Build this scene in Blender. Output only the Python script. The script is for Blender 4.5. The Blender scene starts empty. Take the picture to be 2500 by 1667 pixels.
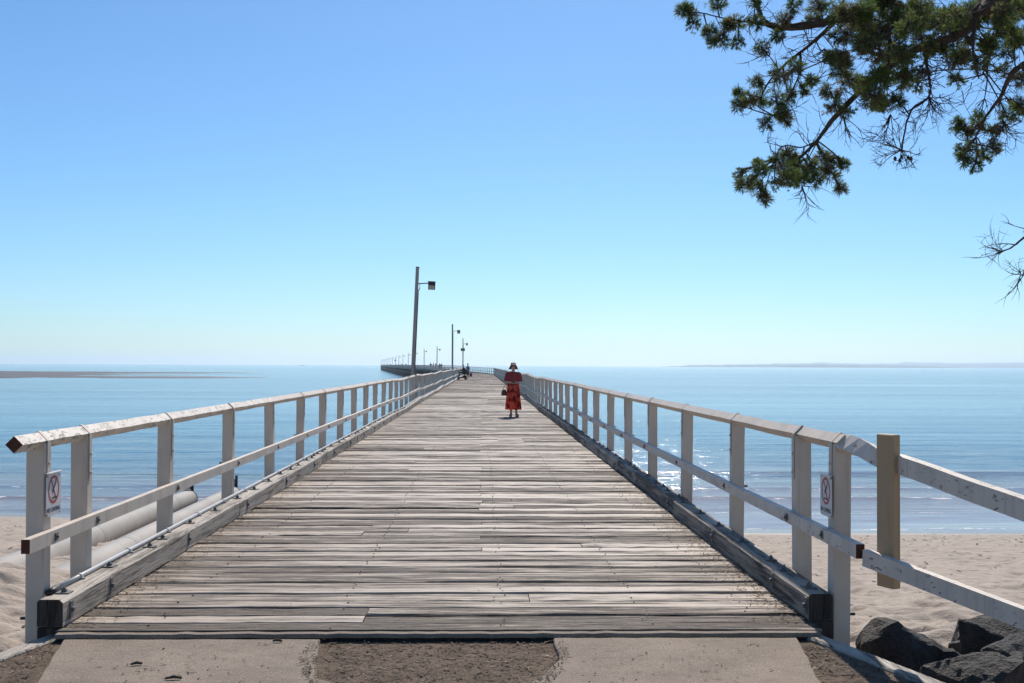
import bpy, bmesh, math, random
import numpy as np
from mathutils import Vector, Matrix, noise as mnoise

R = math.radians
random.seed(11)
scene = bpy.context.scene
COL = scene.collection

# ---------------------------------------------------------------- camera
F = 2700.0                       # focal length in photo pixels (2500 px wide)
CAM = Vector((0.0, 0.0, 1.6))
cam_data = bpy.data.cameras.new('camera')
cam_data.sensor_width = 36.0
cam_data.lens = 36.0 * F / 2500.0
cam_data.clip_start = 0.05
cam_data.clip_end = 60000.0
cam = bpy.data.objects.new('camera', cam_data)
COL.objects.link(cam)
CROT = (Matrix.Rotation(-math.atan(75 / F), 4, 'Z')
        @ Matrix.Rotation(math.pi / 2 + math.atan(57 / F), 4, 'X')
        @ Matrix.Rotation(0.0044, 4, 'Z'))
cam.matrix_world = Matrix.Translation(CAM) @ CROT
scene.camera = cam

# ---------------------------------------------------------------- sky and sun
SUN_EL, SUN_AZ = R(43.0), R(9.0)          # azimuth to the right of the pier axis (+Y)
world = bpy.data.worlds.new('World')
scene.world = world
world.use_nodes = True
wn = world.node_tree
wn.nodes.clear()
w_out = wn.nodes.new('ShaderNodeOutputWorld')
w_bg = wn.nodes.new('ShaderNodeBackground')
w_sky = wn.nodes.new('ShaderNodeTexSky')
w_sky.sky_type = 'NISHITA'
w_sky.sun_disc = False
w_sky.sun_elevation = SUN_EL
w_sky.sun_rotation = SUN_AZ
w_sky.altitude = 0.0
w_sky.air_density = 1.0
w_sky.dust_density = 0.25
w_sky.ozone_density = 10.0
w_hs = wn.nodes.new('ShaderNodeHueSaturation')
w_hs.inputs['Saturation'].default_value = 1.0
w_bg.inputs['Strength'].default_value = 0.116
wn.links.new(w_sky.outputs[0], w_hs.inputs['Color'])
w_mx = wn.nodes.new('ShaderNodeMix')
w_mx.data_type = 'RGBA'; w_mx.blend_type = 'MULTIPLY'
w_mx.inputs[0].default_value = 1.0
w_mx.inputs[7].default_value = (0.905, 1.025, 1.01, 1.0)
wn.links.new(w_hs.outputs[0], w_mx.inputs[6])
wn.links.new(w_mx.outputs[2], w_bg.inputs['Color'])
wn.links.new(w_bg.outputs[0], w_out.inputs['Surface'])

sun_dir = Vector((math.sin(SUN_AZ) * math.cos(SUN_EL), math.cos(SUN_AZ) * math.cos(SUN_EL), math.sin(SUN_EL)))
sun_data = bpy.data.lights.new('sun', 'SUN')
sun_data.energy = 4.8
sun_data.angle = R(0.53)
sun_data.color = (1.0, 0.93, 0.84)
sun = bpy.data.objects.new('sun', sun_data)
COL.objects.link(sun)
sun.rotation_euler = sun_dir.to_track_quat('Z', 'Y').to_euler()
sun.location = sun_dir * 60

vs = scene.view_settings
vs.view_transform = 'Standard'
vs.look = 'None'
vs.exposure = 0.0
vs.gamma = 1.0
vs.use_curve_mapping = False
scene.cycles.use_denoising = True
scene.cycles.max_bounces = 6
scene.cycles.volume_bounces = 1
scene.cycles.sample_clamp_indirect = 6.0

# ---------------------------------------------------------------- helpers
def at(px, py, Y):
    """point at forward distance Y seen at a place of the photograph, for laying things out"""
    d = CROT.to_3x3() @ Vector(((px - 1250) / F, -(py - 833.5) / F, -1.0))
    return CAM + d * (Y / d.y)

def tag(o, label=None, cat=None, group=None, kind=None):
    if label: o['label'] = label
    if cat: o['category'] = cat
    if group: o['group'] = group
    if kind: o['kind'] = kind
    return o

def empty(name, loc=(0, 0, 0), rz=0.0, parent=None):
    o = bpy.data.objects.new(name, None)
    COL.objects.link(o)
    o.location = loc
    o.rotation_euler = (0, 0, rz)
    o.empty_display_size = 0.2
    if parent: o.parent = parent
    return o

def link_mesh(name, me, parent=None, loc=None, rot=None, scl=None):
    o = bpy.data.objects.new(name, me)
    COL.objects.link(o)
    if parent: o.parent = parent
    if loc is not None: o.location = loc
    if rot is not None: o.rotation_euler = rot
    if scl is not None: o.scale = scl
    return o

def copy_tree(o, parent=None):
    c = o.copy()
    COL.objects.link(c)
    if parent: c.parent = parent
    for ch in list(o.children):
        copy_tree(ch, c)
    return c

class MB:
    """collects vertices and faces of ONE mesh"""
    def __init__(s):
        s.v, s.f, s.sm = [], [], []
    def add(s, verts, faces, smooth=False):
        n = len(s.v)
        s.v.extend([tuple(p) for p in verts])
        s.f.extend([tuple(i + n for i in f) for f in faces])
        s.sm.extend([smooth] * len(faces))
    def box(s, c, d, bev=0.0, M=None):
        hx, hy, hz = d[0] / 2, d[1] / 2, d[2] / 2
        bm = bmesh.new()
        bmesh.ops.create_cube(bm, size=1.0)
        for v in bm.verts:
            v.co = Vector((v.co.x * d[0], v.co.y * d[1], v.co.z * d[2]))
        if bev > 0:
            bmesh.ops.bevel(bm, geom=list(bm.edges), offset=bev, segments=1, affect='EDGES', clamp_overlap=True)
        T = Matrix.Translation(c)
        if M is not None: T = T @ M.to_4x4()
        bm.verts.index_update()
        s.add([T @ v.co for v in bm.verts], [[v.index for v in f.verts] for f in bm.faces])
        bm.free()
    def sweep(s, pts, sec, caps=True, smooth=False, up=(0, 0, 1), angs=None, scales=None):
        """closed section (list of (a, b): a sideways, b up) along a path"""
        up = Vector(up)
        n, k = len(pts), len(sec)
        pts = [Vector(p) for p in pts]
        vv = []
        for i, p in enumerate(pts):
            t = (pts[min(i + 1, n - 1)] - pts[max(i - 1, 0)]).normalized()
            side = t.cross(up)
            if side.length < 1e-4: side = t.cross(Vector((1, 0, 0)))
            side.normalize()
            u = side.cross(t).normalized()
            a = angs[i] if angs else 0.0
            sc = scales[i] if scales else 1.0
            ca, sa = math.cos(a), math.sin(a)
            for (x, y) in sec:
                xx, yy = (x * ca - y * sa) * sc, (x * sa + y * ca) * sc
                vv.append(p + side * xx + u * yy)
        ff = []
        for i in range(n - 1):
            for j in range(k):
                j2 = (j + 1) % k
                ff.append((i * k + j, (i + 1) * k + j, (i + 1) * k + j2, i * k + j2))
        if caps:
            ff.append(tuple(range(k)))
            ff.append(tuple(reversed([(n - 1) * k + j for j in range(k)])))
        s.add(vv, ff, smooth)
    def tube(s, pts, r, k=6, caps=True, smooth=True):
        rs = r if isinstance(r, (list, tuple)) else [r] * len(pts)
        sec = [(math.cos(2 * math.pi * j / k), math.sin(2 * math.pi * j / k)) for j in range(k)]
        s.sweep(pts, sec, caps, smooth, scales=rs)
    def mesh(s, name, mat=None):
        me = bpy.data.meshes.new(name)
        me.from_pydata(s.v, [], s.f)
        me.polygons.foreach_set('use_smooth', s.sm)
        if mat: me.materials.append(mat)
        bm = bmesh.new(); bm.from_mesh(me)
        bmesh.ops.recalc_face_normals(bm, faces=list(bm.faces))
        bm.to_mesh(me); bm.free()
        me.update()
        return me
    def build(s, name, mat=None, parent=None, loc=None, rot=None):
        return link_mesh(name, s.mesh(name, mat), parent, loc, rot)

def raw_mesh(name, verts, faces, mat=None, smooth=False):
    me = bpy.data.meshes.new(name)
    verts = np.asarray(verts, dtype=np.float32)
    faces = np.asarray(faces, dtype=np.int32)
    n, k = faces.shape
    me.vertices.add(len(verts)); me.vertices.foreach_set('co', verts.ravel())
    me.loops.add(n * k); me.loops.foreach_set('vertex_index', faces.ravel())
    me.polygons.add(n)
    me.polygons.foreach_set('loop_start', np.arange(0, n * k, k, dtype=np.int32))
    me.polygons.foreach_set('use_smooth', np.full(n, smooth))
    me.update(calc_edges=True)
    if mat: me.materials.append(mat)
    return me

def grid_mesh(name, xs, ys, Z, mat, smooth=True):
    X, Y = np.meshgrid(xs, ys)
    v = np.stack([X, Y, Z], -1).reshape(-1, 3)
    nx, ny = len(xs), len(ys)
    i = np.arange(ny - 1)[:, None] * nx + np.arange(nx - 1)[None, :]
    f = np.stack([i, i + 1, i + nx + 1, i + nx], -1).reshape(-1, 4)
    return raw_mesh(name, v, f, mat, smooth)

_rng = np.random.default_rng(5)
_tab = _rng.random((256, 256))
def vnoise(x, y):
    xi, yi = np.floor(x).astype(int), np.floor(y).astype(int)
    fx, fy = x - xi, y - yi
    fx, fy = fx * fx * (3 - 2 * fx), fy * fy * (3 - 2 * fy)
    g = lambda a, b: _tab[a % 256, b % 256]
    return (g(xi, yi) * (1 - fx) + g(xi + 1, yi) * fx) * (1 - fy) + (g(xi, yi + 1) * (1 - fx) + g(xi + 1, yi + 1) * fx) * fy
def fbm(x, y, o=4):
    t, a, s = 0.0, 0.5, 0.0
    for k in range(o):
        t = t + a * vnoise(x * 2 ** k + 17.3 * k, y * 2 ** k + 9.1 * k); s += a; a *= 0.5
    return t / s

# ---------------------------------------------------------------- materials
class NT:
    def __init__(s, name):
        s.m = bpy.data.materials.new(name)
        s.m.use_nodes = True
        s.t = s.m.node_tree
        s.t.nodes.clear()
        s.out = s.n('ShaderNodeOutputMaterial')
    def n(s, typ, **kw):
        nd = s.t.nodes.new(typ)
        for k, v in kw.items():
            if k.startswith('i_'):
                nd.inputs[k[2:].replace('_', ' ')].default_value = v
            else:
                setattr(nd, k, v)
        return nd
    def l(s, a, b): s.t.links.new(a, b)
    def math(s, op, a, b=None, clamp=False):
        nd = s.n('ShaderNodeMath', operation=op, use_clamp=clamp)
        for i, x in enumerate((a, b)):
            if x is None: continue
            if isinstance(x, (int, float)): nd.inputs[i].default_value = x
            else: s.l(x, nd.inputs[i])
        return nd.outputs[0]
    def pos(s): return s.n('ShaderNodeNewGeometry').outputs['Position']
    def objrand(s):
        a = s.n('ShaderNodeObjectInfo').outputs['Random']
        b = s.n('ShaderNodeNewGeometry').outputs['Random Per Island']
        return s.math('FRACT', s.math('ADD', a, s.math('MULTIPLY', b, 7.31)))
    def mapping(s, vec, scale=(1, 1, 1), offset=None):
        mp = s.n('ShaderNodeMapping')
        mp.inputs['Scale'].default_value = scale
        s.l(vec, mp.inputs['Vector'])
        if offset is not None:
            c = s.n('ShaderNodeCombineXYZ')
            for i, k in enumerate((53.0, 29.0, 71.0)):
                s.l(s.math('MULTIPLY', offset, k), c.inputs[i])
            s.l(c.outputs[0], mp.inputs['Location'])
        return mp.outputs[0]
    def noise(s, vec, scale, detail=4, rough=0.55, dist=0.0):
        nd = s.n('ShaderNodeTexNoise')
        s.l(vec, nd.inputs['Vector'])
        nd.inputs['Scale'].default_value = scale
        nd.inputs['Detail'].default_value = detail
        nd.inputs['Roughness'].default_value = rough
        nd.inputs['Distortion'].default_value = dist
        return nd.outputs['Fac']
    def ramp(s, fac, stops, interp='LINEAR'):
        nd = s.n('ShaderNodeValToRGB')
        cr = nd.color_ramp
        cr.interpolation = interp
        while len(cr.elements) < len(stops): cr.elements.new(0.5)
        for e, (p, c) in zip(cr.elements, stops):
            e.position = p
            e.color = (c, c, c, 1) if isinstance(c, (int, float)) else (*c, 1)
        s.l(fac, nd.inputs[0])
        return nd.outputs[0]
    def mix(s, fac, a, b, mode='MIX'):
        nd = s.n('ShaderNodeMix', data_type='RGBA', blend_type=mode)
        for x, i in ((fac, 0), (a, 6), (b, 7)):
            if isinstance(x, (int, float)): nd.inputs[i].default_value = x
            elif isinstance(x, tuple): nd.inputs[i].default_value = (*x, 1)
            else: s.l(x, nd.inputs[i])
        return nd.outputs[2]
    def bump(s, h, strength=0.5, dist=0.01, nrm=None):
        nd = s.n('ShaderNodeBump')
        nd.inputs['Strength'].default_value = strength
        nd.inputs['Distance'].default_value = dist
        s.l(h, nd.inputs['Height'])
        if nrm is not None: s.l(nrm, nd.inputs['Normal'])
        return nd.outputs[0]
    def pbsdf(s, color, rough=0.6, nrm=None, spec=0.4, metal=0.0):
        b = s.n('ShaderNodeBsdfPrincipled')
        for x, k in ((color, 'Base Color'), (rough, 'Roughness'), (spec, 'Specular IOR Level'), (metal, 'Metallic')):
            if isinstance(x, (int, float)): b.inputs[k].default_value = x
            elif isinstance(x, tuple): b.inputs[k].default_value = (*x, 1)
            else: s.l(x, b.inputs[k])
        if nrm is not None: s.l(nrm, b.inputs['Normal'])
        s.l(b.outputs[0], s.out.inputs['Surface'])
        return b

def wood_mat(name, along, light, dark, tint_range=0.6, crack=1.0, streak=0.75):
    m = NT(name)
    rnd = m.objrand()
    p = m.pos()
    def ax(a, b): return (a, b, b) if along == 'X' else ((b, a, b) if along == 'Y' else (b, b, a))
    g = m.noise(m.mapping(p, ax(2.6, 48), rnd), 1.0, 6, 0.7, 0.6)
    big = m.noise(m.mapping(p, ax(0.9, 19), rnd), 1.0, 5, 0.68, 0.5)
    patch = m.noise(m.mapping(p, ax(0.9, 2.5), rnd), 1.0, 3, 0.6)
    c = m.noise(m.mapping(p, ax(2.0, 75), rnd), 1.0, 5, 0.72, 1.0)
    tone = m.math('MULTIPLY', m.math('SUBTRACT', rnd, 0.5), tint_range)
    # dark, rough-worn fibrous streaks along the grain against bleached, sanded strips
    st = m.math('ADD', m.math('ADD', m.math('MULTIPLY', g, 0.8), m.math('MULTIPLY', big, 1.5)), m.math('ADD', m.math('MULTIPLY', patch, 0.7), tone))
    mask = m.ramp(m.math('SUBTRACT', st, 1.0), [(0.34, 1.0), (0.50, 0.45), (0.64, 0.0)])
    crk = m.math('SUBTRACT', 1.0, m.ramp(m.math('ADD', c, m.math('MULTIPLY', m.math('SUBTRACT', 0.5, mask), 0.10)), [(0.36, 0.0), (0.43, 1.0)]))
    fine = m.ramp(g, [(0.3, 0.70), (0.7, 1.15)])
    col = m.mix(m.math('MULTIPLY', mask, streak), light, dark)
    col = m.mix(0.85, col, fine, 'MULTIPLY')
    dk = tuple(x * 0.25 for x in dark)
    col = m.mix(m.math('MULTIPLY', crk, 0.9 * crack), col, dk)
    h = m.math('SUBTRACT', m.math('MULTIPLY', g, 0.6), m.math('ADD', m.math('MULTIPLY', crk, 0.6 * crack), m.math('MULTIPLY', mask, 0.2)))
    m.pbsdf(col, m.ramp(mask, [(0.0, 0.55), (1.0, 0.8)]), m.bump(h, 0.9, 0.014), 0.38)
    return m.m

def paint_mat(name, peel=0.25, col=(0.66, 0.555, 0.45), dirt=0.45):
    m = NT(name)
    p = m.pos()
    rnd = m.objrand()
    d1 = m.noise(m.mapping(p, (3, 3, 1.2), rnd), 1.6, 5, 0.6)
    dm = m.ramp(d1, [(0.42, 0.0), (0.75, 1.0)])
    c = m.mix(m.math('MULTIPLY', dm, dirt), col, (0.36, 0.33, 0.29))
    n2 = m.noise(m.mapping(p, (9, 4, 9), rnd), 2.6, 7, 0.72, 1.2)
    pk = m.ramp(n2, [(0.70 - peel * 0.5, 0.0), (0.715 - peel * 0.5, 1.0)])
    wood = m.ramp(m.noise(m.mapping(p, (60, 5, 60)), 1.0, 3), [(0.3, (0.14, 0.115, 0.09)), (0.7, (0.34, 0.29, 0.24))])
    c = m.mix(pk, c, wood)
    run = m.ramp(m.noise(m.mapping(p, (22, 22, 1.1), rnd), 1.0, 4, 0.65), [(0.56, 0.0), (0.72, 1.0)])
    c = m.mix(m.math('MULTIPLY', run, dirt * 0.8), c, (0.26, 0.20, 0.15))
    fine = m.noise(p, 120, 2)
    h = m.math('SUBTRACT', m.math('MULTIPLY', fine, 0.15), pk)
    m.pbsdf(c, 0.55, m.bump(h, 0.5, 0.004), 0.4)
    return m.m

def plain(name, col, rough=0.5, metal=0.0, var=0.25, scale=8.0, spec=0.4, bump=0.0):
    m = NT(name)
    n = m.noise(m.pos(), scale, 4, 0.6)
    c = m.mix(m.ramp(n, [(0.3, 0.0), (0.75, 1.0)]), col, tuple(x * (1 - var) for x in col))
    nr = m.bump(m.noise(m.pos(), scale * 6, 3), bump, 0.01) if bump else None
    m.pbsdf(c, rough, nr, spec, metal)
    return m.m

M = {}
M['plank'] = wood_mat('weathered_deck', 'X', (0.44, 0.345, 0.262), (0.125, 0.094, 0.070), 0.50, 1.0, 0.88)
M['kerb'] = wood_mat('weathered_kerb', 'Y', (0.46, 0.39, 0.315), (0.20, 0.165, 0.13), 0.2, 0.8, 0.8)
M['kerbshade'] = wood_mat('shaded_rough_sawn_kerb', 'Y', (0.30, 0.245, 0.19), (0.12, 0.096, 0.074), 0.2, 0.9, 0.9)  # right kerb: kerb timber darkened in colour to stand for the rail's shadow
M['endgrain'] = wood_mat('dark_pile_timber', 'Z', (0.050, 0.041, 0.034), (0.016, 0.013, 0.011), 0.3, 0.6)
M['paint'] = paint_mat('white_paint', 0.03)
M['peel'] = paint_mat('peeling_white_paint', 0.21, (0.70, 0.60, 0.50))
M['peelmore'] = paint_mat('cracked_white_paint', 0.27, (0.76, 0.67, 0.57))
M['tan'] = paint_mat('tan_board', 0.02, (0.48, 0.315, 0.175), 0.6)
M['rustwood'] = plain('raw_end_grain', (0.13, 0.055, 0.035), 0.8, 0, 0.5, 40, 0.2, 0.4)
M['steel'] = plain('galvanised_steel', (0.20, 0.19, 0.18), 0.65, 0.2, 0.5, 30)
M['darkmetal'] = plain('dark_metal', (0.05, 0.05, 0.05), 0.5, 0.5, 0.3, 20)
M['greypaint'] = plain('grey_pole_paint', (0.42, 0.36, 0.33), 0.55, 0, 0.25, 3)
M['glass'] = plain('lamp_glass', (0.45, 0.42, 0.36), 0.12, 0, 0.15, 10, 0.7)
M['pvc'] = plain('grey_conduit', (0.52, 0.51, 0.49), 0.4, 0, 0.15, 6)
M['signwhite'] = plain('sign_white', (0.72, 0.70, 0.68), 0.4, 0, 0.12, 14)
M['signred'] = plain('sign_red', (0.55, 0.045, 0.02), 0.45, 0, 0.25, 20)
M['signblack'] = plain('sign_black', (0.03, 0.03, 0.03), 0.5, 0, 0.2, 20)
M['signyellow'] = plain('sign_dull_yellow', (0.22, 0.20, 0.11), 0.5, 0, 0.2, 5)

# ---------------------------------------------------------------- setting: sand, sea, land
SEA = -3.0
def sand_profile(y):
    return np.interp(y, [-60, 4, 7, 9, 12, 16, 22, 27, 31, 36, 60, 120],
                     [-0.5, -0.45, -0.5, -0.78, -1.12, -1.5, -2.1, -2.62, -3.0, -3.3, -4.0, -4.2])

m = NT('beach_sand')
p = m.pos()
sx = m.n('ShaderNodeSeparateXYZ'); m.l(p, sx.inputs[0])
wetn = m.math('ADD', sx.outputs[2], m.math('MULTIPLY', m.noise(m.mapping(p, (0.12, 0.5, 1)), 1.0, 4), 0.22))
wet = m.ramp(m.math('MULTIPLY', m.math('ADD', wetn, 3.25), 1.0), [(0.48, 1.0), (0.60, 0.0)])
n1 = m.noise(m.mapping(p, (1, 2.2, 1)), 3.0, 6, 0.65)
n2 = m.noise(p, 60, 3, 0.6)
c = m.ramp(n1, [(0.3, (0.33, 0.268, 0.212)), (0.7, (0.475, 0.395, 0.318))])
fl = m.ramp(m.noise(m.mapping(p, (2.2, 1.9, 1)), 2.0, 5, 0.72), [(0.545, 0.0), (0.60, 1.0)])
c = m.mix(m.math('MULTIPLY', fl, 0.5), c, (0.17, 0.128, 0.095))
c = m.mix(m.math('MULTIPLY', m.ramp(n2, [(0.62, 0.0), (0.72, 1.0)]), 0.35), c, (0.2, 0.16, 0.12))
c = m.mix(wet, c, (0.215, 0.18, 0.15))
rg = m.ramp(wet, [(0.0, 0.9), (1.0, 0.22)])
h = m.math('ADD', m.math('MULTIPLY', n1, 1.0), m.math('MULTIPLY', n2, 0.15))
bn = m.n('ShaderNodeBump'); bn.inputs['Distance'].default_value = 0.05
m.l(m.ramp(wet, [(0.0, 0.7), (1.0, 0.06)]), bn.inputs['Strength']); m.l(h, bn.inputs['Height'])
m.pbsdf(c, rg, bn.outputs[0], 0.35)
M['sand'] = m.m

def spaced(a, b, d0, grow, dmax=1e9):
    out, x, d = [a], a, d0
    while x < b:
        x += d; d = min(d * grow, dmax); out.append(x)
    return out
xr = spaced(0, 14, 0.075, 1.0) + spaced(14.4, 400, 0.4, 1.16)
xs = np.array([-x for x in reversed(xr)][:-1] + xr)
ys = np.array([-60, -30, -10, 0, 4] + spaced(5, 14, 0.05, 1.0) + spaced(14.07, 37, 0.07, 1.01) + [45, 60, 90, 120])
X, Y = np.meshgrid(xs, ys)
Z = sand_profile(Y + 0.22 * np.clip(X, -16, 0))
dry = np.clip((Z + 2.75) / 0.6, 0, 1)
near = np.clip((15 - Y) / 6, 0.0, 1) * np.clip((Y - 4) / 2, 0, 1)
foot = fbm(X * 1.9, Y * 2.6, 3)
pits = np.clip(fbm(X * 2.6 + 40, Y * 2.4 + 7, 2) - 0.54, 0, 1)
Z = Z + dry * (0.12 * (fbm(X * 0.35, Y * 0.35, 3) - 0.5) + (0.07 + 0.26 * near) * (foot - 0.5) - (0.42 + 0.65 * near) * pits * 0.6 + 0.10 * near * (fbm(X * 7.5, Y * 7.5, 2) - 0.5))
Z = Z + 0.10 * (fbm(X * 0.08, Y * 0.0 + 3, 2) - 0.5) * np.clip((Y - 20) / 8, 0, 1)
# lower hollow for the rocks on the right, sand banked over the pipes' landward ends on the left
Z = Z - 0.45 * np.exp(-(((X - 4.0) / 2.0) ** 2 + ((Y - 6.5) / 1.8) ** 2)) * (X > 2.2)
Z = Z + 0.30 * np.exp(-(((X + 6.4) / 1.6) ** 2 + ((Y - 13.3) / 1.8) ** 2))
# keep the sand under the paved landing
Z = np.where((Y < 6.7) & (X > -2.75) & (X < 2.6), np.minimum(Z, -0.55), Z)
BEACH = (xs.copy(), ys.copy(), Z.copy())
tag(link_mesh('beach', grid_mesh('beach', xs, ys, Z, M['sand'])), kind='structure')

# --- sea
m = NT('sea_water')
p = m.pos()
sx = m.n('ShaderNodeSeparateXYZ'); m.l(p, sx.inputs[0])
yy = sx.outputs[1]
shn = m.math('ADD', yy, m.math('MULTIPLY', m.noise(m.mapping(p, (0.03, 0.14, 1)), 1.0, 3), 26))
shal = m.ramp(m.math('DIVIDE', m.math('SUBTRACT', shn, 40), 60), [(0.0, 1.0), (0.22, 0.75), (0.42, 0.22), (1.0, 0.0)])
big = m.noise(m.mapping(p, (0.0016, 0.012, 1)), 1.0, 4, 0.6, 0.4)
deep = m.ramp(big, [(0.38, (0.016, 0.135, 0.225)), (0.62, (0.045, 0.215, 0.320))])
c = m.mix(shal, deep, (0.33, 0.27, 0.225))
calm = m.ramp(m.noise(m.mapping(p, (0.004, 0.035, 1)), 1.0, 5, 0.6, 0.6), [(0.35, 0.35), (0.62, 1.0)])
w1 = m.noise(m.mapping(p, (0.22, 1.15, 1)), 1.0, 4, 0.6, 0.3)
w2 = m.noise(m.mapping(p, (1.7, 4.4, 1)), 1.0, 4, 0.68)
w3 = m.noise(m.mapping(p, (0.02, 0.16, 1)), 1.0, 3, 0.55)
h = m.math('ADD', m.math('ADD', m.math('MULTIPLY', w1, 0.55), m.math('MULTIPLY', w2, m.math('ADD', 0.22, m.math('MULTIPLY', shal, 0.05)))), m.math('MULTIPLY', w3, 1.6))
bn = m.n('ShaderNodeBump'); bn.inputs['Distance'].default_value = 0.5
film = m.ramp(m.math('DIVIDE', m.math('SUBTRACT', shn, 40), 60), [(0.02, 0.14), (0.12, 0.55), (0.4, 1.0)])
m.l(m.math('MULTIPLY', m.math('MULTIPLY', calm, film), 0.55), bn.inputs['Strength']); m.l(h, bn.inputs['Height'])
# broken foam on the small wave lines and at the water's edge
fo = m.noise(m.mapping(p, (1.6, 3.2, 1)), 1.0, 5, 0.7, 0.5)
wob = m.math('MULTIPLY', m.math('SUBTRACT', m.noise(m.mapping(p, (0.12, 0.02, 1)), 1.0, 4, 0.6), 0.5), 4.0)
fmask = None
for y0, wd in ((31.0, 0.30), (34.4, 0.15), (38.4, 0.22), (41.6, 0.14)):
    d_ = m.math('ABSOLUTE', m.math('SUBTRACT', m.math('ADD', yy, wob), y0))
    k_ = m.ramp(m.math('DIVIDE', d_, wd), [(0.0, 0.22), (1.0, 0.0)])
    fmask = k_ if fmask is None else m.math('MAXIMUM', fmask, k_)
foam = m.ramp(m.math('ADD', fo, fmask), [(0.70, 0.0), (0.78, 1.0)])
c = m.mix(foam, c, (0.72, 0.70, 0.67))
b = m.pbsdf(c, m.ramp(foam, [(0.0, 0.10), (1.0, 0.8)]), bn.outputs[0], 0.5)
b.inputs['IOR'].default_value = 1.33
M['sea'] = m.m
xr = spaced(0, 30, 0.30, 1.0) + spaced(30.4, 11800, 0.4, 1.12)
xs = np.array([-x for x in reversed(xr)][:-1] + xr)
ys = np.array(spaced(27.0, 46, 0.13, 1.0) + spaced(46.1, 140, 0.16, 1.012) + spaced(142, 11800, 2.5, 1.10))
X, Y = np.meshgrid(xs, ys)
fade = np.clip((90 - np.abs(X)) / 40, 0, 1) * np.clip((110 - Y) / 45, 0, 1)
ph = Y + 1.2 * (fbm(X * 0.06, Y * 0.05, 2) - 0.5) * 6
sw = np.sin(ph * 2 * math.pi / 4.6)
Z = SEA + fade * (0.022 * sw + 0.03 * (fbm(X * 0.5, Y * 1.6, 3) - 0.5))
for (y0, a) in ((38.6, 0.075), (41.8, 0.05), (35.2, 0.035), (47.5, 0.04)):
    d = Y - y0 - 1.6 * (fbm(X * 0.05 + y0, Y * 0 + y0, 3) - 0.5)
    Z = Z + a * np.exp(-(d / np.where(d > 0, 0.55, 0.22)) ** 2) * (0.25 + 1.2 * fbm(X * 0.09 + 3 * y0, Y * 0 + 5, 2)) * fade
tag(link_mesh('sea', grid_mesh('sea', xs, ys, Z, M['sea'])), kind='structure')

# --- sandbanks showing at low tide
m = NT('wet_sandbank')
c = m.ramp(m.noise(m.mapping(m.pos(), (0.01, 0.05, 1)), 1.0, 4), [(0.3, (0.060, 0.047, 0.038)), (0.7, (0.115, 0.092, 0.076))])
m.pbsdf(c, 0.55, m.bump(m.noise(m.mapping(m.pos(), (0.3, 1, 1)), 1.0, 3), 0.3, 0.1), 0.3)
M['bank'] = m.m
def bank(x0, x1, y0, y1, cx, cy, rx, ry, amp, seed):
    xs, ys = np.linspace(x0, x1, 220), np.linspace(y0, y1, 150)
    X, Y = np.meshgrid(xs, ys)
    e = 1.0 - ((X - cx) / rx) ** 2 - ((Y - cy) / ry) ** 2
    n = fbm(X * 0.012 + seed, Y * 0.022 + seed, 4)
    Z = SEA + amp * (np.clip(e, -1, 1) * 0.62 + (n - 0.5) * 2.3)
    Z = np.where(e < -0.6, SEA - 0.4, Z)
    tag(link_mesh('sandbank', grid_mesh('sandbank', xs, ys, np.maximum(Z, SEA - 0.4), M['bank'])), kind='structure')
bank(-480, -75, 315, 660, -265, 480, 180, 155, 0.30, 3.0)

# --- far shore
def far_land(name, pts, d, depth, mat, jag, seed):
    """a long low hill: crest line given as (photo x, height in m)"""
    hx = np.array([a for a, _ in pts], float); hz = np.array([b for _, b in pts], float)
    px = np.linspace(hx[0], hx[-1], 400)
    Xc = (px - 1175) / F * d
    H = np.interp(px, hx, hz)
    H = H + jag * (fbm(px * 0.05 + seed, px * 0 + seed, 3) - 0.5) * np.clip(H / 6, 0, 1) + 0.35 * jag * (fbm(px * 0.4, px * 0 + 2.0, 2) - 0.5) * np.clip(H / 6, 0, 1)
    prof = [(-depth * 0.5, -1.0), (-depth * 0.46, 0.35), (-depth * 0.3, 0.62), (0, 1.0), (depth * 0.3, 0.6), (depth * 0.5, -0.5)]
    rows = [np.stack([Xc * (1 + dy / d), np.full_like(Xc, d + dy), SEA + np.maximum(H, 0.5) * k - 0.5], -1) for dy, k in prof]
    v = np.concatenate(rows)
    n = len(px)
    i = np.arange(len(prof) - 1)[:, None] * n + np.arange(n - 1)[None, :]
    f = np.stack([i, i + 1, i + n + 1, i + n], -1).reshape(-1, 4)
    return tag(link_mesh(name, raw_mesh(name, v, f, mat, True)), kind='structure')
m = NT('far_bush')
c = m.ramp(m.noise(m.pos(), 0.01, 4), [(0.3, (0.035, 0.045, 0.035)), (0.7, (0.065, 0.075, 0.055))])
m.pbsdf(c, 0.9, None, 0.1)
M['bush'] = m.m
far_land('hills', [(1640, 0), (1690, 16), (1760, 20), (1850, 26), (1900, 34), (1985, 36), (2012, 46), (2060, 37), (2120, 34), (2200, 40),
                   (2226, 52), (2250, 44), (2285, 46), (2350, 42), (2400, 44), (2450, 50), (2500, 49), (2700, 52), (3100, 40), (3500, 10)],
         9800, 1200, M['bush'], 6, 1.0)
far_land('headland', [(1612, 0.3), (1640, 4), (1700, 9), (1800, 12), (1900, 17), (2000, 21), (2100, 18), (2250, 14), (2330, 7), (2370, 0.3)],
         6800, 500, M['bush'], 6, 4.0)

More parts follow.
